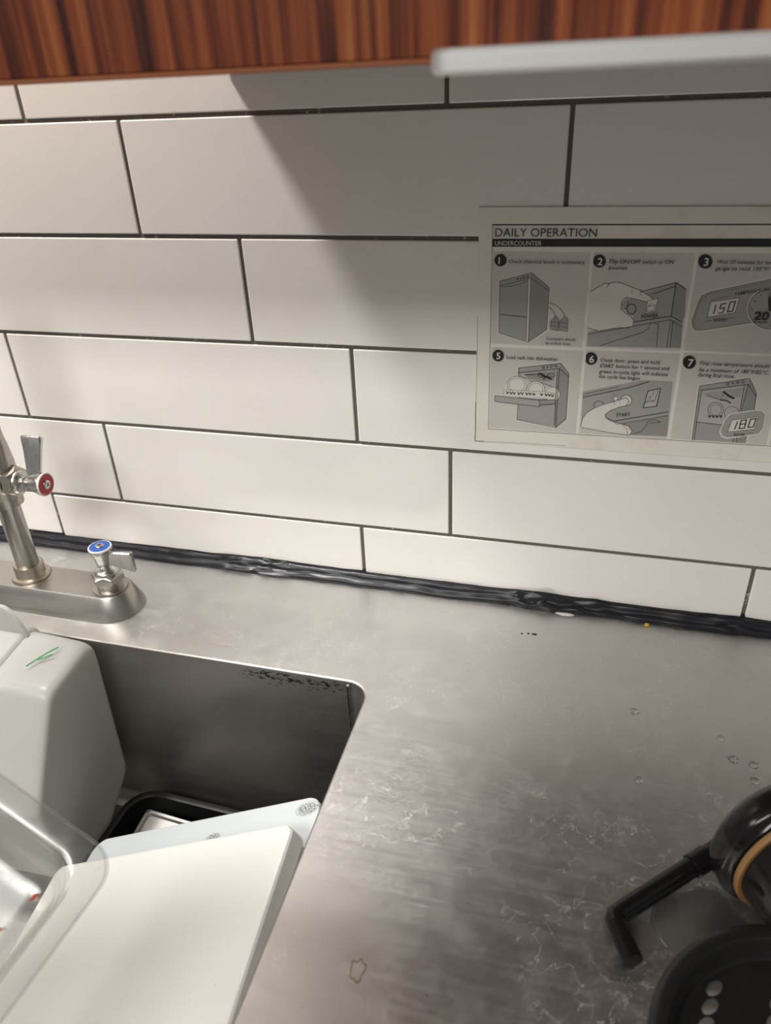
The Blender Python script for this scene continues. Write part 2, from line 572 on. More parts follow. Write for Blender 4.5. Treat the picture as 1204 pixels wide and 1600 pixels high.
def basin():
    bm = bmesh.new()
    loops = []
    def lp(inset, z):
        loops.append([(x, y, z) for x, y in roundrect(SX0 + inset, SX1 - inset, SY0 + inset, SY1 - inset, max(SR - inset * 0.3, .02), 8)])
    lp(0, ZC)
    for a in (20, 45, 70, 90):
        lp(0.0022 * math.sin(math.radians(a)), ZC - 0.0022 * (1 - math.cos(math.radians(a))))
    lp(0.0045, ZC - 0.08); lp(0.0055, ZC - 0.16)
    zf = ZC - 0.252
    for a in (0, 20, 40, 60, 80, 90):
        lp(0.006 + 0.018 * (1 - math.cos(math.radians(a))), zf + 0.018 - 0.018 * math.sin(math.radians(a)))
    loft(bm, loops, cap1=True)
    return from_bm('basin', bm, M['basin'], ctr, sharp=60)
basin()
bm = bmesh.new()
tube(bm, [(SX1 - 0.0245 + random.uniform(-.0004, .0004), SY1 - 0.0052, ZC - 0.003 - 0.0035 * i) for i in range(58)], [0.0014 + random.uniform(-.0004, .0004) for i in range(58)], 6)
tag(from_bm('weld_bead', bm, M['cast'], ctr), 'rough weld bead down the sink corner')
bm = bmesh.new()
tube(bm, [(x, SY1 - 0.0006, ZC - 0.0006) for x in [SX0 + .03 + i * .02 for i in range(29)]], 0.0006, 6)
from_bm('rolled_rim', bm, M['steel'], ctr)
for lx, ly in ((-1.05, -0.75), (1.35, -0.75), (-1.05, -0.08), (1.35, -0.08)):
    bm = bmesh.new()
    lathe(bm, [(0.022, 0.0), (0.022, 0.03), (0.019, 0.035), (0.019, ZC - 0.051)], (lx, ly, 0), n=16)
    from_bm('leg', bm, M['steel'], ctr)

# ================================================================== UPPER CABINET, LEDGE
cb = thing('upper_cabinet', 'striped reddish-brown wood cabinet front hanging above the tiled wall', 'cabinet', (0.2, -0.16, 1.4245))
CZ = 1.4247
bm = bmesh.new(); box(bm, -1.1, 1.4, -0.318, -0.300, CZ + 0.0022, 2.34, 0.0006, 1)
from_bm('front_panel', bm, M['wood'], cb, smooth=False)
bm = bmesh.new(); box(bm, -1.1, 1.4, -0.3182, -0.300, CZ - 0.0003, CZ + 0.0021, 0.0005, 1)
tag(from_bm('edge_band', bm, M['edge'], cb, smooth=False), 'orange brown edge strip under the wood front')
bm = bmesh.new(); box(bm, 0.052, 1.382, -0.299, -0.001, CZ + 0.002, CZ + 0.018)
from_bm('bottom_board', bm, M['carcass'], cb, smooth=False)
for x in (-1.1, 1.383):
    bm = bmesh.new(); box(bm, x, x + 0.017, -0.299, -0.001, CZ + 0.002, 2.32)
    from_bm('side_panel', bm, M['carcass'], cb, smooth=False)
bm = bmesh.new(); box(bm, -1.1, 1.4, -0.299, -0.001, 2.322, 2.34)
from_bm('top_board', bm, M['carcass'], cb, smooth=False)

# lamp inside the open-bottomed left bay of the cabinet
lampt = thing('cabinet_lamp', 'round lamp inside the open-bottomed cabinet bay above the sink', 'lamp', (-0.42, -0.20, 2.3215))
bm = bmesh.new(); lathe(bm, [(0.085, 0.0), (0.085, -0.022), (0.079, -0.026), (0.077, -0.012)], (-0.42, -0.20, 2.3210), n=32)
from_bm('housing', bm, M['steel'], lampt)
ld = bpy.data.lights.new('cabinet_lamp_light', 'AREA')
ld.shape = 'DISK'; ld.size = 0.20; ld.energy = 22; ld.color = (1, 0.98, 0.95)
lo = bpy.data.objects.new('cabinet_lamp_light', ld); COL.objects.link(lo); lo.location = (-0.42, -0.20, 2.292)

# steel ledge fixed to the cabinet front
bm = bmesh.new()
lps = []
x0, x1, y0, y1 = 0.3112, 1.30, -0.3665, -0.3186
for ins, z in ((0.0028, 1.4199), (0.0012, 1.4203), (0.0, 1.4216), (0.0, 1.4278), (0.0010, 1.4290), (0.0026, 1.4294)):
    lps.append([(max(x, x0 + ins), min(y, y1), z) for x, y in roundrect(x0 + ins, x1 - ins, y0 + ins, y1 + 0.02, 0.009, 6)])
loft(bm, lps, True, True)
bmesh.ops.remove_doubles(bm, verts=bm.verts, dist=1e-6)
led = from_bm('steel_ledge', bm, M['ledge'], sharp=25)
origin_to(led, (0.8, -0.3186, 1.42))
tag(led, 'pale brushed steel ledge with rounded corner in front of the wood cabinet', 'shelf')

# ================================================================== SIGN
SIGN_ART = {
 1: [('p',4,[(18.6,161.1),(47.7,169.8),(65.3,156.5),(65.9,116.6),(48,103.6),(19.6,112.4)]),
  ('p',2,[(19.8,160.6),(47.8,168.7),(47.5,163.9),(45.3,162.6),(46.2,106.2),(20.8,113.1)]),
  ('p',1,[(47.8,168.7),(64.2,155.9),(64.4,117.8),(47.9,105.1),(47.5,163.9)]),
  ('p',2,[(20.1,160.2),(47.8,168.7),(47.5,163.9),(20.3,156.6)]),
  ('l',0,0.45,[(19.8,160.6),(47.8,168.7),(64.2,155.9),(64.4,117.8),(47.9,105.1),(20.8,113.1),(19.8,160.6)]),
  ('l',0,0.45,[(20.3,156.6),(47.5,163.9),(64.2,152.9)]),
  ('l',0,0.35,[(45.3,162.6),(46.2,106.2)]),
  ('l',0,0.35,[(47.5,163.4),(48.3,105.3)]),
  ('l',0,0.35,[(21.1,155.5),(31.4,156.5),(39.3,158.9),(44.8,161.4)]),
  ('l',0,0.55,[(21.4,130.5),(45.9,128.6)]),
  ('l',0,0.4,[(36.9,162.9),(36.8,162.4),(36.3,162.1),(35.8,162.1),(35.3,162.4),(35.1,162.9),(35.3,163.4),(35.7,163.8),(36.3,163.8),(36.7,163.5),(36.9,162.9)]),
  ('l',0,0.4,[(39.3,163.4),(39.2,163.1),(38.9,162.9),(38.6,162.9),(38.3,163.1),(38.2,163.4),(38.3,163.7),(38.5,164),(38.9,164),(39.2,163.8),(39.3,163.4)]),
  ('l',0,0.4,[(42.4,164.4),(42.3,163.9),(41.8,163.5),(41.3,163.5),(40.8,163.8),(40.6,164.4),(40.8,164.9),(41.2,165.2),(41.7,165.2),(42.2,164.9),(42.4,164.4)]),
  ('l',0,0.4,[(45.5,165.4),(45.4,164.8),(44.9,164.5),(44.4,164.5),(43.9,164.8),(43.7,165.3),(43.9,165.8),(44.3,166.2),(44.8,166.2),(45.3,165.9),(45.5,165.4)]),
  ('l',0,0.35,[(64.6,142.1),(69.7,141.1),(74.4,138.2),(77.8,134),(79.5,130.6)]),
  ('l',0,0.35,[(64.6,138.3),(67.8,136.4),(70.2,133.5),(71.6,130.7)]),
  ('p',1,[(67.1,125.5),(71.5,130.9),(74.6,127.6),(74.6,117),(67.6,118.5)]),
  ('p',1,[(74.9,125.2),(79.7,130.6),(82.8,127.8),(83,116.7),(75.4,117.6)]),
  ('l',0,0.3,[(67.1,125.5),(71.5,130.9),(74.6,127.6),(74.6,117),(67.6,118.5),(67.1,125.5),(74.2,124.6)]),
  ('l',0,0.3,[(74.9,125.2),(79.7,130.6),(82.8,127.8),(83,116.7),(75.4,117.6),(74.9,125.2),(82.7,124.3)]),
  ('l',0,0.3,[(67.6,121.4),(74.1,120.7)]),
  ('l',0,0.3,[(75.4,121.1),(82.5,120.6)]),
  ('p',0,[(25.5,179.1),(25.4,177.9),(25.1,176.8),(24.4,175.8),(23.6,174.9),(22.6,174.3),(21.5,173.9),(20.3,173.7),(19,173.8),(17.9,174.2),(16.8,174.8),(15.9,175.6),(15.2,176.6),(14.8,177.8),(14.6,178.9),(14.7,180.1),(15.1,181.2),(15.7,182.3),(16.6,183.1),(17.6,183.7),(18.7,184.1),(19.9,184.3),(21.1,184.2),(22.3,183.8),(23.3,183.2),(24.2,182.4),(24.9,181.4),(25.3,180.3)])],
 2: [('p',2,[(125.2,143),(143.1,152.2),(170.1,162.5),(179,157),(182.9,105.4),(101.5,103.7),(101.2,117.7),(135.8,124.3),(139.2,132.3)]),
  ('p',1,[(170.1,162.5),(179,157),(181.3,133.7),(179.5,128.7),(170.1,133.7)]),
  ('p',1,[(171.3,131.1),(179.8,127),(182.4,105.8),(172.3,105.8)]),
  ('p',4,[(100,152.9),(106.6,157.5),(111.6,160.8),(114.8,160.5),(121,162.1),(125.7,161.3),(134,158.1),(142.8,154.8),(150.6,150.3),(153.4,147.7),(152.3,145.1),(147,145.8),(139.5,147.4),(134.1,148.5),(130.5,148.9),(127.8,145.7),(127.3,138.6),(131.3,135.4),(136.6,132.6),(139.8,128.3),(139.3,123.7),(135,122),(127.4,121.9),(110.4,118.3),(100.9,120.7)]),
  ('l',0,0.5,[(100,152.9),(106.6,157.5),(111.6,160.8),(114.8,160.5),(121,162.1),(125.7,161.3),(134,158.1),(142.8,154.8),(150.6,150.3),(153.4,147.7),(152.3,145.1),(147,145.8),(139.5,147.4),(134.1,148.5),(130.5,148.9),(127.8,145.7),(127.3,138.6),(131.3,135.4),(136.6,132.6),(139.8,128.3),(139.3,123.7),(135,122),(127.4,121.9),(110.4,118.3),(100.9,120.7)]),
  ('l',0,0.5,[(111.6,160.8),(115.3,160.3),(113.6,157.6)]),
  ('l',0,0.4,[(130.5,148.9),(133,145.4),(132,138.7),(128.1,139.1)]),
  ('p',2,[(140.1,139),(140,137.6),(139.6,136.4),(138.9,135.4),(137.9,134.7),(136.8,134.4),(135.6,134.6),(134.4,135.2),(133.5,136.2),(132.8,137.4),(132.4,138.8),(132.5,140.1),(132.9,141.4),(133.6,142.4),(134.6,143),(135.7,143.3),(136.9,143.1),(138.1,142.5),(139,141.6),(139.7,140.4)]),
  ('l',0,0.7,[(140.1,139),(140,137.6),(139.6,136.4),(138.9,135.4),(137.9,134.7),(136.8,134.4),(135.6,134.6),(134.4,135.2),(133.5,136.2),(132.8,137.4),(132.4,138.8),(132.5,140.1),(132.9,141.4),(133.6,142.4),(134.6,143),(135.7,143.3),(136.9,143.1),(138.1,142.5),(139,141.6),(139.7,140.4),(140.1,139)]),
  ('p',4,[(148.8,146.3),(157.4,149.1),(156.4,137.7),(148.5,135.3)]),
  ('l',0,0.4,[(148.8,146.3),(157.4,149.1),(156.4,137.7),(148.5,135.3),(148.8,146.3)]),
  ('l',0,0.4,[(149.9,141.5),(155.7,143),(155.1,138.3),(149.2,137.1),(149.9,141.5),(152.4,144.9)]),
  ('l',0,0.6,[(138.7,127.3),(170.1,133.7),(179.5,128.7)]),
  ('l',0,0.6,[(170.1,162.5),(170.1,133.7)]),
  ('l',0,0.6,[(152.8,152.5),(170.1,159.5)]),
  ('l',0,0.6,[(142.9,154),(170.1,162.5),(179,157)]),
  ('l',0,0.35,[(101.4,114.9),(169.9,130.6),(179.6,125.2)]),
  ('l',0,0.35,[(170.1,130.6),(170.2,105.7)]),
  ('l',0,0.35,[(172.1,129.8),(172.7,105.8)]),
  ('l',0,0.35,[(160.2,128.1),(161.6,105.8)]),
  ('l',0,0.35,[(112.8,104.9),(147.3,117.9),(152,121.5),(153.8,126.7),(156.2,127.7),(160.5,125.6)]),
  ('l',0,0.3,[(142.6,156.6),(142,152.6),(143.6,151.2)]),
  ('l',0,0.3,[(135.3,156),(134.7,152.5)]),
  ('p',0,[(110.6,179.5),(110.6,178.3),(110.3,177.2),(109.8,176.1),(109,175.2),(108,174.6),(106.9,174.1),(105.7,174),(104.5,174.1),(103.3,174.5),(102.2,175.1),(101.3,176),(100.5,177),(100,178.2),(99.8,179.4),(99.8,180.6),(100.1,181.7),(100.6,182.8),(101.4,183.7),(102.4,184.3),(103.5,184.7),(104.7,184.9),(105.9,184.8),(107.1,184.4),(108.1,183.7),(109.1,182.9),(109.8,181.9),(110.3,180.7)])],
 3: [('p',4,[(192,120.5),(188.2,123.3),(186.3,130),(189.1,145.8),(191,152.7),(197.4,156.4),(243.1,168.2),(276.8,176.7),(284.9,139.9),(250.2,132),(234.7,128.6),(198.7,121)]),
  ('p',2,[(192.2,122),(189.3,124.3),(187.6,130.1),(190.1,145.1),(192.1,151.8),(198,155.1),(243.4,166.8),(276.8,175.2),(284.3,141.4),(249.9,133.4),(234.4,130.1),(198.5,122.6)]),
  ('l',0,0.45,[(192.2,122),(189.3,124.3),(187.6,130.1),(190.1,145.1),(192.1,151.8),(198,155.1),(243.4,166.8),(276.8,175.2),(284.3,141.4),(249.9,133.4),(234.4,130.1),(198.5,122.6),(192.2,122)]),
  ('l',0,0.25,[(192.4,123.9),(190.2,125.7),(189.2,130.1),(191.4,144.1),(193.3,150.3),(198.8,153.4),(243.7,165)]),
  ('p',4,[(200.3,146.9),(222.2,151),(221.1,138.4),(199.4,133.6)]),
  ('l',0,0.4,[(200.3,146.9),(222.2,151),(221.1,138.4),(199.4,133.6),(200.3,146.9)]),
  ('l',0,0.95,[(204.7,144.5),(204.2,137.2)]),
  ('l',0,0.95,[(212.6,146),(208.9,145.2),(208.4,141.5),(211.9,142.2),(211.3,138.1),(208,137.4)]),
  ('l',0,0.95,[(219.5,147.9),(215.6,147),(214.9,138.9),(218.8,139.6),(219.5,147.9)]),
  ('l',0,0.25,[(197.8,130.1),(203.4,131)]),
  ('l',0,0.25,[(215.4,133.1),(221.9,134.3)]),
  ('l',0,0.25,[(200,148.7),(213.6,151.9)]),
  ('p',4,[(264.8,142.8),(265.2,139.3),(264.9,135.9),(263.9,132.7),(262.3,129.9),(260.1,127.5),(257.4,125.7),(254.3,124.5),(250.9,124.1),(247.4,124.3),(243.9,125.2),(240.5,126.8),(237.3,129),(234.6,131.7),(232.4,134.8),(230.7,138.2),(229.7,141.7),(229.4,145.2),(229.8,148.6),(230.9,151.8),(232.6,154.5),(234.8,156.8),(237.5,158.5),(240.6,159.6),(243.9,160),(247.4,159.7),(250.8,158.8),(254.1,157.2),(257.2,155.1),(259.9,152.5),(262.1,149.5),(263.7,146.2)]),
  ('p',2,[(263.7,142.7),(264.1,139.5),(263.8,136.3),(262.9,133.3),(261.4,130.7),(259.3,128.5),(256.8,126.8),(253.9,125.7),(250.7,125.3),(247.4,125.5),(244.1,126.3),(240.9,127.8),(238,129.9),(235.4,132.4),(233.3,135.3),(231.8,138.4),(230.8,141.7),(230.5,145),(230.9,148.2),(231.9,151.1),(233.5,153.7),(235.6,155.8),(238.1,157.4),(241,158.4),(244.1,158.8),(247.4,158.6),(250.6,157.7),(253.7,156.3),(256.6,154.3),(259.1,151.8),(261.2,149),(262.7,146)]),
  ('l',0,0.5,[(263.7,142.7),(264.1,139.5),(263.8,136.3),(262.9,133.3),(261.4,130.7),(259.3,128.5),(256.8,126.8),(253.9,125.7),(250.7,125.3),(247.4,125.5),(244.1,126.3),(240.9,127.8),(238,129.9),(235.4,132.4),(233.3,135.3),(231.8,138.4),(230.8,141.7),(230.5,145),(230.9,148.2),(231.9,151.1),(233.5,153.7),(235.6,155.8),(238.1,157.4),(241,158.4),(244.1,158.8),(247.4,158.6),(250.6,157.7),(253.7,156.3),(256.6,154.3),(259.1,151.8),(261.2,149),(262.7,146),(263.7,142.7)]),
  ('l',0,0.6,[(261.2,142.7),(259.9,142.6)]),
  ('l',0,0.6,[(260.8,135.5),(259.6,136.1)]),
  ('l',0,0.6,[(256.8,130.1),(255.9,131.2)]),
  ('l',0,0.6,[(250.2,127.9),(249.9,129.3)]),
  ('l',0,0.6,[(242.8,129.6),(243.2,130.8)]),
  ('l',0,0.6,[(236.6,134.7),(237.6,135.4)]),
  ('l',0,0.6,[(233.4,141.8),(234.7,141.9)]),
  ('l',0,0.6,[(234,149),(235.2,148.3)]),
  ('l',0,0.6,[(238.1,154.2),(238.9,153.1)]),
  ('l',0,0.6,[(244.6,156.3),(244.9,155)]),
  ('l',0,0.6,[(251.9,154.6),(251.5,153.5)]),
  ('l',0,0.6,[(257.9,149.6),(257,148.9)]),
  ('p',0,[(246.8,140.7),(244.5,150.1),(244.6,155.1),(246.7,150.2),(248.5,140.8)]),
  ('p',0,[(196.1,180.4),(196.2,179.1),(195.9,177.9),(195.5,176.8),(194.7,175.9),(193.8,175.1),(192.7,174.7),(191.5,174.5),(190.2,174.7),(188.9,175.1),(187.8,175.7),(186.7,176.6),(185.9,177.7),(185.3,179),(185,180.2),(184.9,181.5),(185.1,182.8),(185.6,183.9),(186.4,184.8),(187.3,185.5),(188.4,185.9),(189.6,186.1),(190.9,185.9),(192.1,185.5),(193.3,184.9),(194.3,184),(195.1,182.9),(195.7,181.7)])],
 5: [('p',4,[(39.3,81.3),(79.3,88.3),(88.9,77.7),(89.6,30.2),(79.2,19.4),(39.5,25.6),(40.8,42.5),(17.4,43.7),(17.1,51.6),(26.4,52.5),(27.1,58.8),(30.5,64.2),(34.9,70.3),(40.9,72.3)]),
  ('p',2,[(40.6,80.1),(79.2,86.7),(78.2,81.5),(80.3,21.8),(41.1,27.1),(40.8,75.3)]),
  ('p',1,[(79.2,86.7),(87.5,77),(88.1,31.1),(79.1,21.3),(78.2,81.5)]),
  ('p',3,[(43.8,74.9),(76.2,79.2),(76.7,50.1),(44.9,52.1)]),
  ('p',1,[(45.1,74),(75.1,78.7),(74.6,69.3),(66.4,67.6),(51.9,69.3)]),
  ('p',4,[(69,59.8),(68.8,57.5),(68,55.5),(66.5,53.8),(64.7,52.6),(62.5,52.1),(60.3,52.3),(58.3,53.2),(56.7,54.8),(55.6,56.7),(55.1,58.9),(55.3,61.2),(56.2,63.3),(57.7,64.9),(59.5,66.1),(61.7,66.5),(63.8,66.3),(65.8,65.4),(67.4,63.9),(68.5,62)]),
  ('l',0,0.3,[(69,59.8),(68.8,57.5),(68,55.5),(66.5,53.8),(64.7,52.6),(62.5,52.1),(60.3,52.3),(58.3,53.2),(56.7,54.8),(55.6,56.7),(55.1,58.9),(55.3,61.2),(56.2,63.3),(57.7,64.9),(59.5,66.1),(61.7,66.5),(63.8,66.3),(65.8,65.4),(67.4,63.9),(68.5,62),(69,59.8)]),
  ('p',4,[(71,59.1),(70.8,56.9),(69.9,54.8),(68.5,53.1),(66.6,51.9),(64.5,51.5),(62.3,51.7),(60.3,52.6),(58.7,54.1),(57.6,56.1),(57.1,58.3),(57.3,60.5),(58.2,62.6),(59.6,64.3),(61.5,65.4),(63.6,65.9),(65.8,65.7),(67.8,64.7),(69.4,63.3),(70.5,61.3)]),
  ('l',0,0.3,[(71,59.1),(70.8,56.9),(69.9,54.8),(68.5,53.1),(66.6,51.9),(64.5,51.5),(62.3,51.7),(60.3,52.6),(58.7,54.1),(57.6,56.1),(57.1,58.3),(57.3,60.5),(58.2,62.6),(59.6,64.3),(61.5,65.4),(63.6,65.9),(65.8,65.7),(67.8,64.7),(69.4,63.3),(70.5,61.3),(71,59.1)]),
  ('p',4,[(72.9,58.5),(72.7,56.2),(71.9,54.1),(70.5,52.4),(68.6,51.3),(66.5,50.8),(64.3,51),(62.3,51.9),(60.6,53.4),(59.5,55.4),(59.1,57.6),(59.3,59.9),(60.1,61.9),(61.6,63.6),(63.5,64.8),(65.6,65.2),(67.7,65),(69.7,64.1),(71.3,62.6),(72.4,60.7)]),
  ('l',0,0.3,[(72.9,58.5),(72.7,56.2),(71.9,54.1),(70.5,52.4),(68.6,51.3),(66.5,50.8),(64.3,51),(62.3,51.9),(60.6,53.4),(59.5,55.4),(59.1,57.6),(59.3,59.9),(60.1,61.9),(61.6,63.6),(63.5,64.8),(65.6,65.2),(67.7,65),(69.7,64.1),(71.3,62.6),(72.4,60.7),(72.9,58.5)]),
  ('p',4,[(74.9,57.8),(74.7,55.6),(73.9,53.5),(72.4,51.8),(70.6,50.6),(68.4,50.1),(66.3,50.4),(64.3,51.3),(62.6,52.8),(61.5,54.7),(61,57),(61.2,59.2),(62.1,61.3),(63.5,63),(65.4,64.1),(67.5,64.6),(69.7,64.3),(71.7,63.4),(73.3,61.9),(74.4,60)]),
  ('l',0,0.3,[(74.9,57.8),(74.7,55.6),(73.9,53.5),(72.4,51.8),(70.6,50.6),(68.4,50.1),(66.3,50.4),(64.3,51.3),(62.6,52.8),(61.5,54.7),(61,57),(61.2,59.2),(62.1,61.3),(63.5,63),(65.4,64.1),(67.5,64.6),(69.7,64.3),(71.7,63.4),(73.3,61.9),(74.4,60),(74.9,57.8)]),
  ('p',4,[(76.8,57.2),(76.7,54.9),(75.8,52.8),(74.4,51.1),(72.5,50),(70.4,49.5),(68.2,49.7),(66.2,50.6),(64.6,52.1),(63.5,54.1),(63,56.3),(63.2,58.6),(64.1,60.6),(65.5,62.3),(67.4,63.4),(69.5,63.9),(71.6,63.7),(73.6,62.8),(75.2,61.3),(76.4,59.4)]),
  ('l',0,0.3,[(76.8,57.2),(76.7,54.9),(75.8,52.8),(74.4,51.1),(72.5,50),(70.4,49.5),(68.2,49.7),(66.2,50.6),(64.6,52.1),(63.5,54.1),(63,56.3),(63.2,58.6),(64.1,60.6),(65.5,62.3),(67.4,63.4),(69.5,63.9),(71.6,63.7),(73.6,62.8),(75.2,61.3),(76.4,59.4),(76.8,57.2)]),
  ('p',4,[(78.8,56.5),(78.6,54.2),(77.8,52.2),(76.4,50.5),(74.5,49.3),(72.4,48.8),(70.2,49),(68.2,49.9),(66.6,51.5),(65.4,53.4),(65,55.6),(65.2,57.9),(66,60),(67.5,61.7),(69.3,62.8),(71.4,63.3),(73.6,63),(75.6,62.1),(77.2,60.6),(78.3,58.7)]),
  ('l',0,0.3,[(78.8,56.5),(78.6,54.2),(77.8,52.2),(76.4,50.5),(74.5,49.3),(72.4,48.8),(70.2,49),(68.2,49.9),(66.6,51.5),(65.4,53.4),(65,55.6),(65.2,57.9),(66,60),(67.5,61.7),(69.3,62.8),(71.4,63.3),(73.6,63),(75.6,62.1),(77.2,60.6),(78.3,58.7),(78.8,56.5)]),
  ('p',4,[(80.7,55.8),(80.6,53.6),(79.7,51.5),(78.3,49.8),(76.5,48.7),(74.3,48.2),(72.2,48.4),(70.2,49.3),(68.5,50.8),(67.4,52.8),(66.9,55),(67.1,57.2),(68,59.3),(69.4,61),(71.3,62.1),(73.4,62.6),(75.5,62.4),(77.5,61.5),(79.1,60),(80.3,58)]),
  ('l',0,0.3,[(80.7,55.8),(80.6,53.6),(79.7,51.5),(78.3,49.8),(76.5,48.7),(74.3,48.2),(72.2,48.4),(70.2,49.3),(68.5,50.8),(67.4,52.8),(66.9,55),(67.1,57.2),(68,59.3),(69.4,61),(71.3,62.1),(73.4,62.6),(75.5,62.4),(77.5,61.5),(79.1,60),(80.3,58),(80.7,55.8)]),
  ('p',4,[(54.2,62.6),(53.9,59.9),(52.7,57.4),(50.7,55.3),(48.1,53.9),(45.2,53.3),(42.2,53.5),(39.5,54.6),(37.3,56.4),(35.9,58.8),(35.3,61.5),(35.7,64.3),(36.9,66.8),(38.9,68.8),(41.5,70.2),(44.4,70.8),(47.3,70.5),(50,69.5),(52.1,67.7),(53.6,65.3)]),
  ('l',0,0.35,[(54.2,62.6),(53.9,59.9),(52.7,57.4),(50.7,55.3),(48.1,53.9),(45.2,53.3),(42.2,53.5),(39.5,54.6),(37.3,56.4),(35.9,58.8),(35.3,61.5),(35.7,64.3),(36.9,66.8),(38.9,68.8),(41.5,70.2),(44.4,70.8),(47.3,70.5),(50,69.5),(52.1,67.7),(53.6,65.3),(54.2,62.6)]),
  ('p',4,[(51.8,63),(51.4,60.3),(50.2,57.7),(48.2,55.7),(45.7,54.2),(42.7,53.6),(39.8,53.9),(37.1,55),(34.9,56.8),(33.4,59.2),(32.8,61.9),(33.2,64.6),(34.4,67.2),(36.5,69.2),(39,70.6),(41.9,71.2),(44.9,70.9),(47.5,69.8),(49.7,68),(51.2,65.7)]),
  ('l',0,0.35,[(51.8,63),(51.4,60.3),(50.2,57.7),(48.2,55.7),(45.7,54.2),(42.7,53.6),(39.8,53.9),(37.1,55),(34.9,56.8),(33.4,59.2),(32.8,61.9),(33.2,64.6),(34.4,67.2),(36.5,69.2),(39,70.6),(41.9,71.2),(44.9,70.9),(47.5,69.8),(49.7,68),(51.2,65.7),(51.8,63)]),
  ('p',4,[(49.3,63.4),(49,60.6),(47.8,58.1),(45.8,56),(43.2,54.6),(40.3,54),(37.3,54.3),(34.6,55.4),(32.4,57.2),(30.9,59.6),(30.4,62.3),(30.7,65),(32,67.5),(34,69.6),(36.6,71),(39.5,71.6),(42.4,71.3),(45.1,70.2),(47.3,68.4),(48.7,66.1)]),
  ('l',0,0.35,[(49.3,63.4),(49,60.6),(47.8,58.1),(45.8,56),(43.2,54.6),(40.3,54),(37.3,54.3),(34.6,55.4),(32.4,57.2),(30.9,59.6),(30.4,62.3),(30.7,65),(32,67.5),(34,69.6),(36.6,71),(39.5,71.6),(42.4,71.3),(45.1,70.2),(47.3,68.4),(48.7,66.1),(49.3,63.4)]),
  ('l',0,0.3,[(47.5,63.3),(47.2,61.1),(46.3,59.1),(44.6,57.4),(42.6,56.3),(40.2,55.8),(37.8,56),(35.6,56.9),(33.8,58.3),(32.7,60.2),(32.2,62.4),(32.5,64.6),(33.5,66.6),(35.1,68.2),(37.2,69.3),(39.6,69.8),(41.9,69.6),(44.1,68.7),(45.9,67.3),(47,65.4),(47.5,63.3)]),
  ('p',4,[(66.3,59.9),(66,57.3),(65,54.9),(63.2,53),(60.9,51.6),(58.3,51.1),(55.7,51.3),(53.3,52.3),(51.3,54.1),(50,56.3),(49.4,58.9),(49.7,61.4),(50.8,63.8),(52.6,65.7),(54.8,67),(57.4,67.6),(60,67.3),(62.4,66.3),(64.4,64.6),(65.7,62.4)]),
  ('l',0,0.35,[(66.3,59.9),(66,57.3),(65,54.9),(63.2,53),(60.9,51.6),(58.3,51.1),(55.7,51.3),(53.3,52.3),(51.3,54.1),(50,56.3),(49.4,58.9),(49.7,61.4),(50.8,63.8),(52.6,65.7),(54.8,67),(57.4,67.6),(60,67.3),(62.4,66.3),(64.4,64.6),(65.7,62.4),(66.3,59.9)]),
  ('l',0,0.3,[(64.6,59.8),(64.4,57.8),(63.5,55.9),(62.1,54.4),(60.3,53.3),(58.2,52.9),(56.1,53.1),(54.2,53.9),(52.6,55.2),(51.6,57),(51.1,59),(51.4,61),(52.2,62.8),(53.6,64.3),(55.5,65.4),(57.5,65.8),(59.6,65.6),(61.5,64.8),(63.1,63.5),(64.1,61.7),(64.6,59.8)]),
  ('p',4,[(27.7,57.3),(65.2,57.5),(76.6,56.6),(76.8,51.2),(60.2,50.4),(27.1,51.2)]),
  ('l',0,0.3,[(27.1,51.2),(27.7,57.3),(65.2,57.5),(76.6,56.6),(76.8,51.2)]),
  ('l',0,0.9,[(29.9,55.7),(31,53.4),(32.1,55.3)]),
  ('l',0,0.9,[(33.3,55.5),(34.4,53.2),(35.6,55.1)]),
  ('l',0,0.9,[(36.4,55.5),(37.5,53.2),(38.6,55.1)]),
  ('l',0,0.9,[(40.9,55.5),(42,53.2),(43.2,55.1)]),
  ('l',0,0.9,[(44.1,55.7),(45.2,53.4),(46.3,55.3)]),
  ('l',0,0.9,[(48.6,55.7),(49.7,53.4),(50.8,55.3)]),
  ('l',0,0.9,[(51.7,55.7),(52.7,53.5),(53.9,55.4)]),
  ('l',0,0.9,[(55.3,55.6),(56.4,53.3),(57.5,55.2)]),
  ('l',0,0.9,[(62.5,55.8),(63.6,53.5),(64.7,55.4)]),
  ('l',0,0.9,[(66.8,55.8),(67.9,53.5),(68.9,55.4)]),
  ('l',0,0.9,[(69.8,55.6),(70.9,53.3),(72,55.2)]),
  ('l',0,0.9,[(72.8,55.4),(73.9,53.1),(75,55)]),
  ('p',2,[(18.7,50.7),(62.1,48.6),(62.5,42),(18.8,44.8)]),
  ('p',1,[(62.1,48.6),(77.1,50.2),(77,46),(62.4,44)]),
  ('p',2,[(42,42.9),(62.5,41.9),(77,45.7),(77.7,23.4),(41.2,27.8)]),
  ('l',0,0.45,[(40.6,80.1),(79.2,86.7),(87.5,77),(88.1,31.1),(79.1,21.3),(41.1,27.1),(42,42.6)]),
  ('l',0,0.45,[(40.6,80.1),(41,71.3)]),
  ('l',0,0.45,[(41.4,75.4),(78.2,81.5),(87.4,73.8)]),
  ('l',0,0.45,[(78.2,81.5),(79.1,21.3)]),
  ('l',0,0.45,[(76.5,79.2),(77.7,23)]),
  ('l',0,0.45,[(18.7,50.7),(62.1,48.6),(62.5,42),(18.8,44.8),(18.7,50.7)]),
  ('l',0,0.45,[(62.1,48.6),(77.1,50.2),(77,46),(62.4,44)]),
  ('l',0,1.6,[(59.9,75.7),(66,72.9),(71.5,71)]),
  ('l',0,0.5,[(46.9,73.5),(58.8,74.8)]),
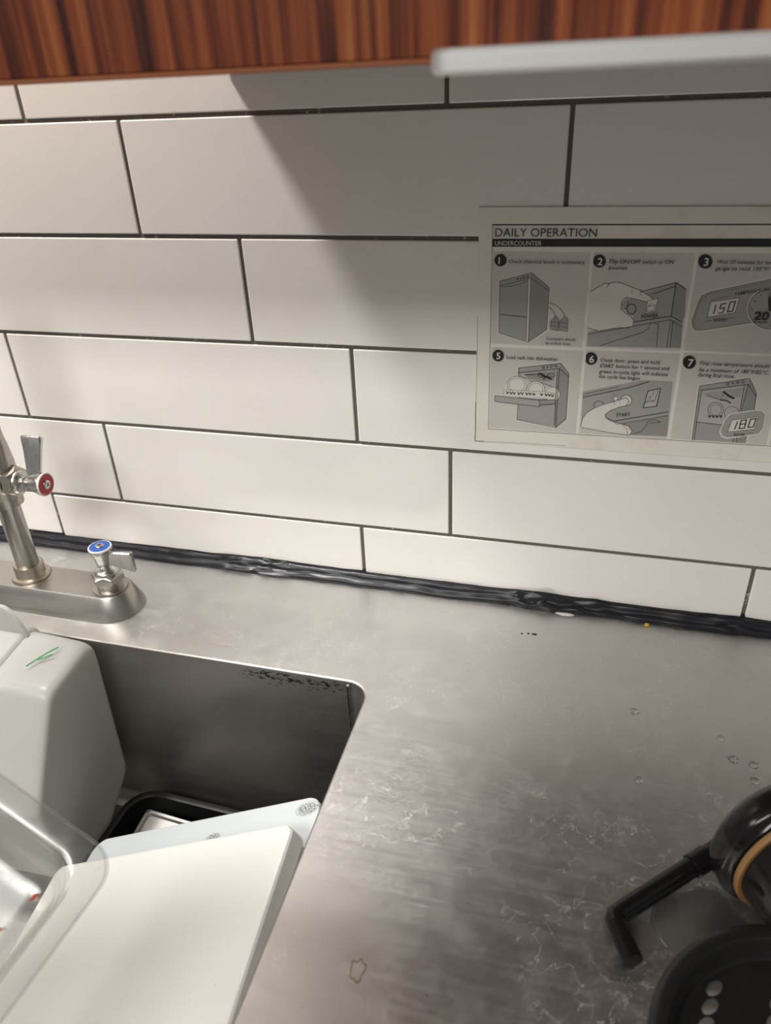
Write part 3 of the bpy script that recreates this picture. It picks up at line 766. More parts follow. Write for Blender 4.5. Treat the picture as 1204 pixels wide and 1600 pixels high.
  ('l',0,0.5,[(64.4,74.1),(64.3,73.5),(64,72.9),(63.4,72.5),(62.7,72.2),(61.9,72),(61.1,72.1),(60.4,72.3),(59.8,72.7),(59.4,73.2),(59.2,73.8),(59.3,74.4),(59.6,74.9),(60.2,75.4),(60.9,75.7),(61.7,75.8),(62.5,75.8),(63.3,75.5),(63.9,75.2),(64.3,74.6),(64.4,74.1)]),
  ('l',0,0.3,[(74.8,74.6),(74.7,74.1),(74.2,73.6),(73.4,73.2),(72.5,72.9),(71.4,72.8),(70.3,72.8),(69.3,73),(68.5,73.3),(67.9,73.8),(67.7,74.3),(67.9,74.8),(68.4,75.2),(69.1,75.7),(70.1,75.9),(71.2,76.1),(72.3,76.1),(73.3,75.9),(74.1,75.6),(74.6,75.1),(74.8,74.6)]),
  ('l',0,1,[(64.4,70.6),(67.8,73.7)]),
  ('l',0,0.4,[(64.5,81.8),(64.4,81.2),(63.9,80.8),(63.2,80.7),(62.7,81.1),(62.4,81.6),(62.6,82.2),(63.1,82.6),(63.8,82.7),(64.3,82.3),(64.5,81.8)]),
  ('l',0,0.4,[(67.8,82.4),(67.7,82),(67.4,81.8),(67.1,81.8),(66.8,82),(66.6,82.4),(66.7,82.7),(67,83),(67.4,83),(67.7,82.8),(67.8,82.4)]),
  ('l',0,0.4,[(72.1,83.3),(71.9,82.7),(71.4,82.3),(70.8,82.2),(70.2,82.6),(70,83.2),(70.2,83.8),(70.7,84.1),(71.3,84.2),(71.9,83.8),(72.1,83.3)]),
  ('l',0,0.4,[(76,83.8),(75.9,83.2),(75.4,82.9),(74.7,82.8),(74.2,83.2),(73.9,83.7),(74.1,84.3),(74.6,84.7),(75.3,84.7),(75.8,84.4),(76,83.8)]),
  ('p',0,[(26.2,91.6),(26.2,90.4),(25.8,89.2),(25.2,88.1),(24.4,87.1),(23.4,86.4),(22.2,85.9),(21,85.7),(19.8,85.8),(18.6,86.2),(17.6,86.8),(16.7,87.6),(16,88.7),(15.6,89.9),(15.4,91.1),(15.5,92.4),(15.8,93.6),(16.5,94.7),(17.3,95.6),(18.3,96.3),(19.4,96.8),(20.6,97),(21.9,96.9),(23,96.5),(24.1,95.9),(24.9,95.1),(25.6,94),(26.1,92.9)])],
 6: [('p',2,[(101.7,59.7),(124.5,66.1),(154.8,74.2),(179.9,74.2),(183.7,19.8),(147.9,18.6),(102.9,24.4)]),
  ('p',1,[(135.3,28.1),(180.2,40.6),(181.4,36.6),(181.9,19.7),(147.9,18.6)]),
  ('p',4,[(146.6,53.7),(146.5,52.1),(146,50.6),(145,49.3),(143.7,48.5),(142.2,48.1),(140.7,48.3),(139.2,48.9),(138,50),(137.1,51.5),(136.7,53.1),(136.8,54.7),(137.3,56.2),(138.3,57.4),(139.6,58.2),(141.1,58.6),(142.6,58.4),(144.1,57.8),(145.3,56.7),(146.1,55.3)]),
  ('l',0,0.5,[(146.6,53.7),(146.5,52.1),(146,50.6),(145,49.3),(143.7,48.5),(142.2,48.1),(140.7,48.3),(139.2,48.9),(138,50),(137.1,51.5),(136.7,53.1),(136.8,54.7),(137.3,56.2),(138.3,57.4),(139.6,58.2),(141.1,58.6),(142.6,58.4),(144.1,57.8),(145.3,56.7),(146.1,55.3),(146.6,53.7)]),
  ('p',4,[(133.8,54.6),(133.8,54),(133.6,53.4),(133.2,53),(132.8,52.7),(132.2,52.5),(131.7,52.6),(131.1,52.8),(130.7,53.3),(130.4,53.8),(130.2,54.4),(130.2,55),(130.4,55.6),(130.8,56.1),(131.3,56.4),(131.8,56.5),(132.4,56.5),(132.9,56.2),(133.3,55.8),(133.7,55.2)]),
  ('l',0,0.25,[(133.8,54.6),(133.8,54),(133.6,53.4),(133.2,53),(132.8,52.7),(132.2,52.5),(131.7,52.6),(131.1,52.8),(130.7,53.3),(130.4,53.8),(130.2,54.4),(130.2,55),(130.4,55.6),(130.8,56.1),(131.3,56.4),(131.8,56.5),(132.4,56.5),(132.9,56.2),(133.3,55.8),(133.7,55.2),(133.8,54.6)]),
  ('l',0,0.25,[(129.9,52.8),(128.6,51.8)]),
  ('l',0,0.25,[(129.3,54.2),(127.7,54.1)]),
  ('l',0,0.25,[(129.4,55.7),(127.9,56.4)]),
  ('l',0,0.25,[(130.2,56.9),(129.1,58.2)]),
  ('l',0,0.25,[(131.4,57.5),(131,59.2)]),
  ('l',0,0.25,[(132.7,57.4),(133.2,59)]),
  ('p',2,[(122,47.3),(121.9,45.9),(121.4,44.7),(120.5,43.7),(119.3,43),(117.9,42.7),(116.4,42.8),(115.1,43.3),(114,44.2),(113.2,45.4),(112.8,46.7),(112.9,48),(113.5,49.3),(114.4,50.3),(115.6,51),(117,51.3),(118.5,51.2),(119.8,50.6),(120.9,49.8),(121.7,48.6)]),
  ('l',0,0.5,[(122,47.3),(121.9,45.9),(121.4,44.7),(120.5,43.7),(119.3,43),(117.9,42.7),(116.4,42.8),(115.1,43.3),(114,44.2),(113.2,45.4),(112.8,46.7),(112.9,48),(113.5,49.3),(114.4,50.3),(115.6,51),(117,51.3),(118.5,51.2),(119.8,50.6),(120.9,49.8),(121.7,48.6),(122,47.3)]),
  ('p',4,[(102.4,24.3),(104,33.1),(106.8,38.5),(112.9,43.3),(119.5,47.1),(132.7,52.5),(140.9,56.1),(144.2,52.8),(142.6,48.7),(135.6,46.2),(128.3,42.3),(124.1,38.2),(124.8,35.1),(127.9,32.8),(132.7,31),(140.2,29.5),(146.8,27.7),(150.4,22.7),(148.4,18.3),(129.2,19.8),(103,23.1)]),
  ('l',0,0.5,[(102.4,24.3),(104,33.1),(106.8,38.5),(112.9,43.3),(119.5,47.1),(132.7,52.5),(140.9,56.1),(144.2,52.8),(142.6,48.7),(135.6,46.2),(128.3,42.3),(124.1,38.2),(124.8,35.1),(127.9,32.8),(132.7,31),(140.2,29.5),(146.8,27.7),(150.4,22.7),(148.4,18.3),(129.2,19.8),(103,23.1)]),
  ('l',0,0.4,[(124.8,35.1),(132.6,32.1),(135.1,29.4)]),
  ('l',0,0.4,[(140.2,29.5),(145.3,24.9),(146.5,19)]),
  ('l',0,0.3,[(130.5,51.4),(131.8,47.9)]),
  ('l',0,0.3,[(135.3,53.2),(136.4,50)]),
  ('p',3,[(159.6,63.7),(170.2,67),(169,49.6),(157.5,47.1)]),
  ('l',0,0.7,[(159.6,63.7),(170.2,67),(169,49.6),(157.5,47.1),(159.6,63.7)]),
  ('l',0,0.4,[(168.5,65.2),(166.6,54.5),(158,52.2)]),
  ('l',0,0.4,[(158,52.2),(161.6,55.4),(166.6,54.5)]),
  ('l',0,0.5,[(164.6,62.5),(164.3,60)]),
  ('l',0,0.4,[(163,58),(162.9,57.3),(162.3,56.9),(161.6,57.2),(161.3,57.9),(161.4,58.6),(162,58.9),(162.7,58.7),(163,58)]),
  ('l',0,0.6,[(133.7,32.1),(179.9,44.6)]),
  ('l',0,0.6,[(102.2,54.2),(142.4,66.1),(159.4,73)]),
  ('l',0,0.35,[(135.2,28.6),(180.3,41.1)]),
  ('l',0,0.35,[(151.2,19.9),(158.8,23.3),(161.8,28.8),(163.4,34),(167.4,36.1),(174.4,34.1),(165,32.1)]),
  ('l',0,0.35,[(101.9,57.2),(133.4,66.6)]),
  ('p',0,[(111.7,92.7),(111.7,91.4),(111.4,90.1),(110.8,88.9),(110,87.9),(109,87.1),(107.9,86.6),(106.7,86.4),(105.4,86.5),(104.2,86.9),(103,87.6),(102.1,88.5),(101.3,89.6),(100.8,90.8),(100.5,92.1),(100.5,93.5),(100.8,94.8),(101.4,95.9),(102.2,96.9),(103.2,97.7),(104.3,98.2),(105.6,98.4),(106.8,98.3),(108,97.9),(109.2,97.2),(110.1,96.3),(110.9,95.2),(111.4,94)])],
 7: [('p',4,[(201.6,72.1),(243,82.2),(252.5,67.7),(253.5,51.5),(252.1,18.5),(203.2,17.3)]),
  ('p',2,[(203,71.3),(242.9,80.9),(242.9,74.5),(246.8,18.6),(204.6,17.8)]),
  ('p',1,[(242.9,80.9),(251.3,67.4),(252.6,49.6),(251,18.4),(243.6,18.3),(242.9,74.5)]),
  ('p',3,[(204.9,65.7),(239.9,73.7),(241.2,44),(226.8,35.3),(205.7,36.5)]),
  ('p',2,[(207.2,64.7),(239.3,71.9),(238.8,63.1),(222.9,58.5),(210.9,61.3)]),
  ('p',3,[(226.7,49.7),(226.8,47.4),(226.2,45.3),(225.1,43.6),(223.4,42.5),(221.5,42),(219.4,42.2),(217.4,43.1),(215.7,44.6),(214.5,46.6),(213.8,48.8),(213.7,51),(214.3,53.1),(215.5,54.8),(217.1,55.9),(219.1,56.4),(221.1,56.2),(223.1,55.3),(224.8,53.8),(226.1,51.9)]),
  ('l',0,0.4,[(226.7,49.7),(226.8,47.4),(226.2,45.3),(225.1,43.6),(223.4,42.5),(221.5,42),(219.4,42.2),(217.4,43.1),(215.7,44.6),(214.5,46.6),(213.8,48.8),(213.7,51),(214.3,53.1),(215.5,54.8),(217.1,55.9),(219.1,56.4),(221.1,56.2),(223.1,55.3),(224.8,53.8),(226.1,51.9),(226.7,49.7)]),
  ('l',0,0.3,[(225.1,49.5),(225.1,47.9),(224.7,46.4),(223.8,45.1),(222.6,44.3),(221.2,43.9),(219.6,44.1),(218.1,44.7),(216.9,45.8),(216,47.3),(215.5,48.9),(215.4,50.5),(215.9,52.1),(216.7,53.3),(218,54.1),(219.4,54.5),(220.9,54.3),(222.4,53.7),(223.6,52.6),(224.6,51.2),(225.1,49.5)]),
  ('p',3,[(240.6,47),(240.7,44.8),(240.2,42.8),(239.1,41.1),(237.5,40),(235.7,39.5),(233.7,39.7),(231.7,40.6),(230.1,42.1),(228.9,44),(228.2,46.1),(228.1,48.3),(228.7,50.3),(229.8,51.9),(231.4,53),(233.2,53.5),(235.2,53.3),(237.1,52.4),(238.7,51),(239.9,49.1)]),
  ('l',0,0.4,[(240.6,47),(240.7,44.8),(240.2,42.8),(239.1,41.1),(237.5,40),(235.7,39.5),(233.7,39.7),(231.7,40.6),(230.1,42.1),(228.9,44),(228.2,46.1),(228.1,48.3),(228.7,50.3),(229.8,51.9),(231.4,53),(233.2,53.5),(235.2,53.3),(237.1,52.4),(238.7,51),(239.9,49.1),(240.6,47)]),
  ('l',0,1.6,[(224.1,66.9),(228.3,63.8),(233.4,61.3)]),
  ('l',0,1,[(222.8,59.1),(228.1,58.8),(231.6,56.6)]),
  ('l',0,0.3,[(210.6,63.1),(222.8,59.1),(224.6,66.9)]),
  ('l',0,0.8,[(215,43.6),(216.2,41.5),(217,43.5)]),
  ('l',0,0.8,[(218.2,43.8),(219.4,41.7),(220.1,43.7)]),
  ('l',0,0.8,[(221.3,44),(222.5,41.9),(223.3,43.9)]),
  ('l',0,0.8,[(224.5,44.3),(225.7,42.1),(226.4,44.1)]),
  ('l',0,0.45,[(204.6,17.8),(203,71.3),(242.9,80.9),(251.3,67.4),(252.3,51.4)]),
  ('l',0,0.45,[(204.7,67.5),(243,75.1),(251.8,63.9)]),
  ('l',0,0.45,[(205.2,36.4),(228,35)]),
  ('l',0,0.45,[(242.9,74.5),(241.7,44)]),
  ('l',0,0.45,[(239.9,73.7),(240.7,43.9)]),
  ('l',0,0.45,[(206.4,18),(205.3,66.9)]),
  ('l',0,0.45,[(240.2,22.8),(240.4,18.3)]),
  ('l',0,0.45,[(242.8,23),(243.1,18.3)]),
  ('l',0,0.4,[(227.3,74.7),(227.2,74.1),(226.7,73.7),(226,73.7),(225.4,74),(225.1,74.6),(225.2,75.2),(225.7,75.7),(226.4,75.7),(227,75.3),(227.3,74.7)]),
  ('l',0,0.4,[(230.7,75.6),(230.6,75.3),(230.4,75.1),(230,75),(229.6,75.2),(229.5,75.6),(229.5,75.9),(229.8,76.1),(230.2,76.2),(230.5,76),(230.7,75.6)]),
  ('l',0,0.4,[(235.2,76.5),(235.1,75.9),(234.6,75.4),(233.9,75.4),(233.2,75.8),(232.9,76.4),(233,77),(233.5,77.4),(234.2,77.4),(234.8,77.1),(235.2,76.5)]),
  ('l',0,0.4,[(239.4,77.4),(239.3,76.8),(238.8,76.4),(238.1,76.4),(237.5,76.7),(237.2,77.3),(237.3,77.9),(237.7,78.3),(238.4,78.4),(239.1,78),(239.4,77.4)]),
  ('p',4,[(231.9,45.8),(235.3,47.5),(254.2,52.1),(259.9,51.9),(262.9,48.5),(264,34.6),(261.1,28),(234.5,21.4),(229.4,23),(226.8,27.8),(228.7,40)]),
  ('p',2,[(232.7,45.1),(235.9,46.6),(253.7,50.9),(259.1,50.7),(261.9,47.7),(262.8,35),(260,28.9),(235.1,22.9),(230.3,24.3),(227.8,28.7),(229.7,39.8)]),
  ('p',4,[(235.5,40.5),(257,45.3),(255.8,32.8),(233.9,28.4)]),
  ('l',0,0.4,[(235.5,40.5),(257,45.3),(255.8,32.8),(233.9,28.4),(235.5,40.5)]),
  ('l',0,0.95,[(240.5,39.4),(239.4,31.8)]),
  ('l',0,0.95,[(247.6,41.7),(243.3,40.7),(243,32.5),(247.3,33.5),(247.6,41.7)]),
  ('l',0,0.95,[(243.2,36.8),(247.3,37.7)]),
  ('l',0,0.95,[(255.4,43.4),(250.9,42.3),(250.1,34.2),(254.5,35.2),(255.4,43.4)]),
  ('l',0,0.25,[(232.9,24.5),(238.1,25.7)]),
  ('l',0,0.25,[(249.8,28),(255.3,29.4)]),
  ('p',0,[(196.6,93.4),(196.6,92),(196.4,90.7),(195.9,89.6),(195.2,88.6),(194.3,87.8),(193.2,87.3),(192,87),(190.7,87.1),(189.5,87.5),(188.4,88.2),(187.3,89.1),(186.5,90.2),(185.9,91.5),(185.6,92.9),(185.5,94.2),(185.7,95.5),(186.2,96.7),(187,97.7),(187.9,98.5),(189,99),(190.2,99.2),(191.4,99.1),(192.6,98.7),(193.8,98),(194.8,97.1),(195.6,96),(196.2,94.7)])],
}
SIGN_TEXT = [
 (1,'1',18.5,176.1,5.82,0.6,0,4,0),
 (2,'2',103.9,176.4,5.99,0.6,0,4,0),
 (3,'3',189.4,177.1,6.36,0.6,0,4,0),
 (5,'5',19.3,88.2,6.19,0.6,0,4,0),
 (6,'6',104.7,89,6.58,0.6,0,4,0),
 (7,'7',189.9,89.7,6.68,0.6,0,4,0),
 (1,'Check chemical levels in containers',27.5,176.9,3.52,0,0,0,0),
 (1,'Containers should',64.4,108.8,2.76,0,0,0,0),
 (1,'be at floor level.',64.3,104.6,2.77,0,0,0,0),
 (2,'Flip',113.7,177.9,3.51,0,0,0,0),
 (2,'ON/OFF',122.2,178,3.5,0.5,0,0,0),
 (2,'switch to',140.5,178,3.54,0,0,0,0),
 (2,'ON',158.7,178.3,3.22,0.5,0,0,0),
 (2,'position',113.7,172.8,3.54,0,0,0,0),
 (2,'POWER',145.7,130.7,4.01,0.3,8,0,0),
 (3,'Wait 20 minutes for temperature',199.3,179,3.45,0,0,0,1),
 (3,'gauge to read 150°F/',199.2,173.7,3.48,0,0,0,1),
 (3,'WASH',205,130.1,2.88,0.2,7,0,0),
 (3,'TEMPERATURE',217.8,152.9,2.77,0.2,11,0,0),
 (3,'20',236.4,133.3,6.67,0.9,0,0,0),
 (3,'MINUTES',236.6,130.5,1.83,0.4,0,0,0),
 (5,'Load rack into dishwasher',28.8,89,3.99,0,0,0,0),
 (6,'Close door, press and hold',114.6,90.4,3.82,0,0,0,0),
 (6,'START',114.5,84.9,3.85,0.5,0,0,0),
 (6,'button for 1 second and',128.8,85.1,3.83,0,0,0,0),
 (6,'green in-cycle light will indicate',114.5,79.5,3.88,0,0,0,0),
 (6,'the cycle has begun',114.6,74.6,3.9,0,0,0,0),
 (6,'START',134.3,37.4,3.83,0.3,6,0,0),
 (7,'Final rinse temperature should',199.7,91.5,3.99,0,0,0,1),
 (7,'be a minimum of 180°F/82°C',200,85.5,4.02,0,0,0,1),
 (7,'during final rinse.',199.8,80.8,4.05,0,0,0,1),
 (7,'RINSE',239.7,25.3,2.72,0.3,7,0,0)]
SW, SH = 372.0, 223.5                       # sheet, millimetres
SGX, SGZ = 0.275, 1.0935                    # lower left corner on the wall
SY = -0.0012                                # front of the sheet
sign = thing('instruction_sign', 'laminated dishwasher instruction sheet headed DAILY OPERATION stuck on the tiles', 'sign', (SGX, 0.0, SGZ))
def sp(x, z, layer):
    return (SGX + x / 1000, SY - 0.00004 * layer, SGZ + z / 1000)
bm = bmesh.new()
box(bm, SGX, SGX + SW / 1000, SY, -0.0004, SGZ, SGZ + SH / 1000, 0.0003, 1)
from_bm('sheet', bm, M['sheet'], sign, smooth=False)
PC = [M['p0'], M['p1'], M['p2'], M['p3'], M['p4'], M['cell']]
def poly(bm, pts, layer, mi):
    pts = [p for i, p in enumerate(pts) if p != pts[i - 1]]
    if len(pts) < 3:
        return
    vs = [bm.verts.new(sp(x, z, layer)) for x, z in pts]
    for tri in tessellate_polygon([[Vector((x, z, 0)) for x, z in pts]]):
        try:
            f = bm.faces.new([vs[i] for i in tri])
            f.material_index = int(mi)
        except ValueError:
            pass
def stroke(bm, pts, wd, layer, mi):
    for (ax, az), (bx, bz) in zip(pts, pts[1:]):
        dx, dz = bx - ax, bz - az
        L = math.hypot(dx, dz)
        if L < 1e-4:
            continue
        e = wd * 0.35
        ux, uz = dx / L, dz / L
        nx, nz = -uz * wd / 2, ux * wd / 2
        poly(bm, [(ax - ux * e + nx, az - uz * e + nz), (bx + ux * e + nx, bz + uz * e + nz), (bx + ux * e - nx, bz + uz * e - nz), (ax - ux * e - nx, az - uz * e - nz)], layer, mi)
def print_part(name, bm):
    for f in bm.faces:
        f.normal_update()
        if f.normal.y > 0:
            f.normal_flip()
    me = bpy.data.meshes.new(name)
    bm.to_mesh(me); bm.free()
    return link(name, me, PC, sign, smooth=False)
def text_into(bm, s, x, z, cap, width=None, bold=0.0, rot=0.0, mi=0, italic=0, layer=40):
    cu = bpy.data.curves.new('lettering', 'FONT')
    cu.body = s
    cu.size = 1.0
    cu.resolution_u = 3
    cu.offset = bold * 0.03
    ob = bpy.data.objects.new('lettering', cu)
    COL.objects.link(ob)
    bpy.context.view_layer.update()
    me = ob.to_mesh()
    vs = [v.co.copy() for v in me.vertices]
    fs = [tuple(p.vertices) for p in me.polygons]
    ob.to_mesh_clear()
    bpy.data.objects.remove(ob)
    bpy.data.curves.remove(cu)
    if not vs:
        return
    xa, xb = min(v.x for v in vs), max(v.x for v in vs)
    sz = cap / 0.70
    sx = sz if width is None else width / (xb - xa)
    c, sn = math.cos(math.radians(rot)), math.sin(math.radians(rot))
    nv = []
    for v in vs:
        px, pz = (v.x - xa) * sx + (v.y * sz * 0.16 if italic else 0), v.y * sz
        nv.append(bm.verts.new(sp(x + px * c - pz * sn, z + px * sn + pz * c, layer)))
    for f in fs:
        try:
            fc = bm.faces.new([nv[i] for i in f])
            fc.material_index = int(mi)
        except ValueError:
            pass
# heading
bm = bmesh.new()
L0, R0 = 12.2, 358.0
stroke(bm, [(L0, 208.9), (R0, 210.2)], 1.1, 2, 0)
poly(bm, [(L0, 190.4), (R0, 193.4), (R0, 200.0), (L0, 197.2)], 2, 0)
for a in ([(L0, 208.9), (13.4, 14.6)], [(13.4, 14.6), (R0, 17.8)], [(R0, 17.8), (R0, 210)]):
    stroke(bm, a, 0.45, 2, 0)
print_part('printed_frame', bm)
bm = bmesh.new()                                     # grime along the taped lower left edge
for pts, wd in (([(0.1, 3.0), (0.4, 14), (0.2, 30), (0.3, 42)], 0.9), ([(0.1, 3.0), (0.3, 0.5), (9, 0.4)], 0.8), ([(9, 0.4), (40, 1.6), (90, 2.4)], 0.3), ([(0.3, 42), (0.8, 100), (0.4, 128)], 0.35)):
    stroke(bm, pts, wd, 3, 6)
PC.append(M['brown'])
tag(print_part('grime_edge', bm), 'brown grime along the lower left edge')
bm = bmesh.new(); text_into(bm, 'DAILY OPERATION', 14.8, 199.3, 7.0, 86.2, 0.0, 0.2, 0)
print_part('title_lettering', bm)
bm = bmesh.new(); text_into(bm, 'UNDERCOUNTER', 14.8, 191.9, 3.9, 40.5, 0.1, 0.3, 4)
print_part('subtitle_lettering', bm)
CELLS = {1: (13.2, 97.3, 102.5, 186.5), 2: (100.0, 182.0, 103.0, 186.8), 3: (184.6, 268.0, 103.6, 187.2), 4: (270.6, 354, 104, 187.5),
         5: (14.2, 98.6, 16.2, 99.2), 6: (101.4, 182.4, 16.8, 100.2), 7: (185.4, 268.6, 17.6, 101.4), 8: (271.2, 354.6, 18.4, 102)}
TWID = {'Check chemical levels in containers': 65.3, 'Containers should': 26.2, 'be at floor level.': 22.6, 'Flip': 6.9, 'ON/OFF': 17.0, 'switch to': 16.6, 'ON': 7.0,
        'position': 15.2, 'POWER': 14.0, 'Wait 20 minutes for temperature': 59.0, 'gauge to read 150°F/': 41.0, 'WASH': 10.2, 'TEMPERATURE': 27.5, '20': 11.5, 'MINUTES': 11.0,
        'Load rack into dishwasher': 47.5, 'Close door, press and hold': 51.5, 'button for 1 second and': 46.0, 'green in-cycle light will indicate': 60.0, 'the cycle has begun': 36.5,
        'START': 12.4, 'Final rinse temperature should': 56.5, 'be a minimum of 180°F/82°C': 56.5, 'during final rinse.': 30.5, 'RINSE': 9.2}
for k, (xa, xb, za, zb) in CELLS.items():
    bm = bmesh.new()
    poly(bm, [(xa, za), (xb, za), (xb, zb), (xa, zb)], 1, 5)
    if k in SIGN_ART:
        for i, it in enumerate(SIGN_ART[k]):
            if it[0] == 'p':
                pts = [(min(max(x, xa), xb + (0 if k != 3 else 0)), min(max(z, za), zb)) for x, z in it[2]]
                poly(bm, pts, 2 + i * 0.4, it[1])
            else:
                pts = [(min(max(x, xa), xb), min(max(z, za), zb)) for x, z in it[3]]
                stroke(bm, pts, it[2], 2 + i * 0.4, it[1])
    print_part('step_picture', bm)
    tx = [t for t in SIGN_TEXT if t[0] == k]
    for (_, s, x, z, h, bold, rot, col, itl) in tx:
        bm = bmesh.new()
        hh = h * (0.86 if len(s) > 4 else 1.0)
        text_into(bm, s, x, z, hh, TWID.get(s), max(bold, 0.22), rot, col, itl)
        print_part('step_number' if len(s) == 1 else 'step_lettering', bm)

# ================================================================== FAUCET
FC = Vector((-0.124, -0.106, ZC))          # cold valve centre
FR = Vector((-0.232, -0.104, ZC))          # riser centre
BH = 0.0265
fau = thing('pre_rinse_faucet', 'nickel deck-mounted faucet with blue and red capped lever handles', 'faucet', (-0.232, -0.104, ZC))
def base():
    bm = bmesh.new()
    def outline(r, z):
        pts = []
        for i in range(25):
            a = -PI / 2 + PI * i / 24
            pts.append((FC.x + r * math.cos(a), FC.y + r * math.sin(a), z))
        xl = FR.x - 0.108
        for i in range(25):
            a = PI / 2 + PI * i / 24
            pts.append((xl + r * math.cos(a), FC.y + r * math.sin(a), z))
        return pts
    loft(bm, [outline(0.0345, ZC + 0.0002), outline(0.0340, ZC + 0.002), outline(0.0236, ZC + BH - 0.0015), outline(0.0222, ZC + BH)], True, True)
    return from_bm('base_body', bm, M['body'], fau, sharp=40)
base()
def hexnut(bm, o, axis, r, h0, h1, phase=0.3):
    """hexagon with chamfered faces"""
    lathe(bm, [(r * .90, h0), (r, h0 + .0015), (r, h1 - .003)], o, axis, 6, True, False, phase)
    R = frame_of(axis); O = Vector(o)
    top = [bm.verts.new(O + R @ Vector((r * math.cos(phase + 2 * PI * i / 6), r * math.sin(phase + 2 * PI * i / 6), h1 - .003))) for i in range(6)]
    ring = [bm.verts.new(O + R @ Vector((r * .80 * math.cos(phase + 2 * PI * i / 24), r * .80 * math.sin(phase + 2 * PI * i / 24), h1))) for i in range(24)]
    for i in range(6):
        for j in range(4):
            bm.faces.new((top[i], ring[(i * 4 + j + 1 - 2) % 24], ring[(i * 4 + j - 2) % 24]))
        bm.faces.new((top[i], top[(i + 1) % 6], ring[(i * 4 + 2) % 24]))
    bm.faces.new(ring)
def valve(o, axis, lever, ink, label, body=True, reach=1.0):
    """valve cartridge along axis from o: collar, hex nut, bonnet, stem, lever handle with coloured cap"""
    o = Vector(o); ax = Vector(axis).normalized(); lv = Vector(lever).normalized()
    mt = M['brass'] if body == 2 else M['steel']
    bm = bmesh.new()
    lathe(bm, [(0.0188, 0.0), (0.0196, 0.0006), (0.0192, 0.0018), (0.0170, 0.0022), (0.0140, 0.0024), (0.0140, 0.0125)], o, ax, 40)
    from_bm('valve_collar', bm, mt, fau)
    bm = bmesh.new(); hexnut(bm, o, ax, 0.0186, 0.0105, 0.0212)
    from_bm('hex_nut', bm, mt, fau, sharp=15)
    bm = bmesh.new()
    lathe(bm, [(0.0135, 0.0205), (0.0133, 0.0225), (0.0118, 0.0250), (0.0085, 0.0265), (0.0060, 0.0272), (0.0060, 0.0285), (0.0067, 0.0291), (0.0060, 0.0297), (0.0067, 0.0304), (0.0060, 0.0310), (0.0058, 0.034)], o, ax, 32)
    from_bm('bonnet', bm, M['cast'], fau)
    K = -0.0095
    bm = bmesh.new()
    lathe(bm, [(0.0072, 0.0400 + K), (0.0080, 0.0410 + K), (0.0094, 0.0500 + K), (0.0118, 0.0580 + K), (0.0128, 0.0612 + K), (0.0126, 0.0625 + K)], o, ax, 36)
    from_bm('handle_hub', bm, M['cast'], fau)
    # blade: lies in the plane of stem axis and lever direction, flares outward
    side = ax.cross(lv).normalized()
    bm = bmesh.new()
    rings = []
    for d, lo_, hi_, th in ((0.004, 0.0425, 0.0580, 0.0026), (0.014, 0.0405, 0.0585, 0.0024), (0.032, 0.0375, 0.0595, 0.0026), (0.0455, 0.0345, 0.0602, 0.0030), (0.0472, 0.0355, 0.0592, 0.0024)):
        q = []
        c = 0.0012
        for s_, t_ in ((lo_ + c, -th), (hi_ - c, -th), (hi_, -th + c), (hi_, th - c), (hi_ - c, th), (lo_ + c, th), (lo_, th - c), (lo_, -th + c)):
            q.append(o + lv * (d * reach) + ax * (s_ + K) + side * t_)
        rings.append(q)
    loft(bm, rings, True, True)
    from_bm('lever_blade', bm, M['cast'], fau, sharp=40)
    bm = bmesh.new(); lathe(bm, [(0.0126, 0.0625 + K), (0.0130, 0.0632 + K), (0.0126, 0.0645 + K), (0.0112, 0.0645 + K)], o, ax, 36)
    cap = from_bm('index_cap', bm, M['white'], fau)
    bm = bmesh.new(); lathe(bm, [(0.0113, 0.0644 + K), (0.0112, 0.0650 + K)], o, ax, 36)
    tag(from_bm('index_ring', bm, ink, cap), label)
    bm = bmesh.new(); lathe(bm, [(0.0052, 0.0650 + K), (0.0050, 0.0660 + K), (0.0040, 0.0668 + K)], o, ax, 20)
    from_bm('screw', bm, M['cast'], cap)
    bm = bmesh.new()
    R = frame_of(ax)
    for ang in (0.5, 0.5 + PI / 2):
        rot = Matrix.Translation(o) @ R.to_4x4() @ Matrix.Rotation(ang, 4, 'Z')
        box(bm, -0.0026, 0.0026, -0.0005, 0.0005, 0.0662 + K, 0.06695 + K, 0, 1, rot)
    from_bm('screw_slot', bm, M['dark'], cap, smooth=False)
valve(FC + Vector((0, 0, BH)), (0, 0, 1), (1, 0.05, 0), M['blue'], 'blue cold water index ring', True, 0.80)
# riser pipe with flange
bm = bmesh.new()
lathe(bm, [(0.0215, BH), (0.0220, BH + .001), (0.0212, BH + .0028), (0.0168, BH + .0034), (0.0165, BH + .004), (0.0165, BH + .0160), (0.0155, BH + .0175), (0.0130, BH + .0176)], FR, n=40)
from_bm('riser_flange', bm, M['brass'], fau)
bm = bmesh.new(); lathe(bm, [(0.0124, BH + .0170), (0.0124, 0.131)], FR, n=32)
from_bm('riser_pipe', bm, M['steel'], fau)
VZ = 0.1535
bm = bmesh.new()
lathe(bm, [(0.0150, 0.1225), (0.0178, 0.124), (0.0180, 0.131), (0.0182, 0.136), (0.0198, 0.142), (0.0205, 0.1535), (0.0205, 0.172), (0.0190, 0.190), (0.0172, 0.205), (0.0165, 0.36)], FR, n=40)
from_bm('mixing_body', bm, M['steel'], fau)
bm = bmesh.new()
lathe(bm, [(0.0500, -0.022), (0.0420, -0.010), (0.0330, -0.003), (0.0245, 0.0030), (0.0190, 0.0080), (0.0172, 0.0120), (0.0165, 0.0130)], FR + Vector((0.002, 0, VZ)), (1, 0, 0), 40)
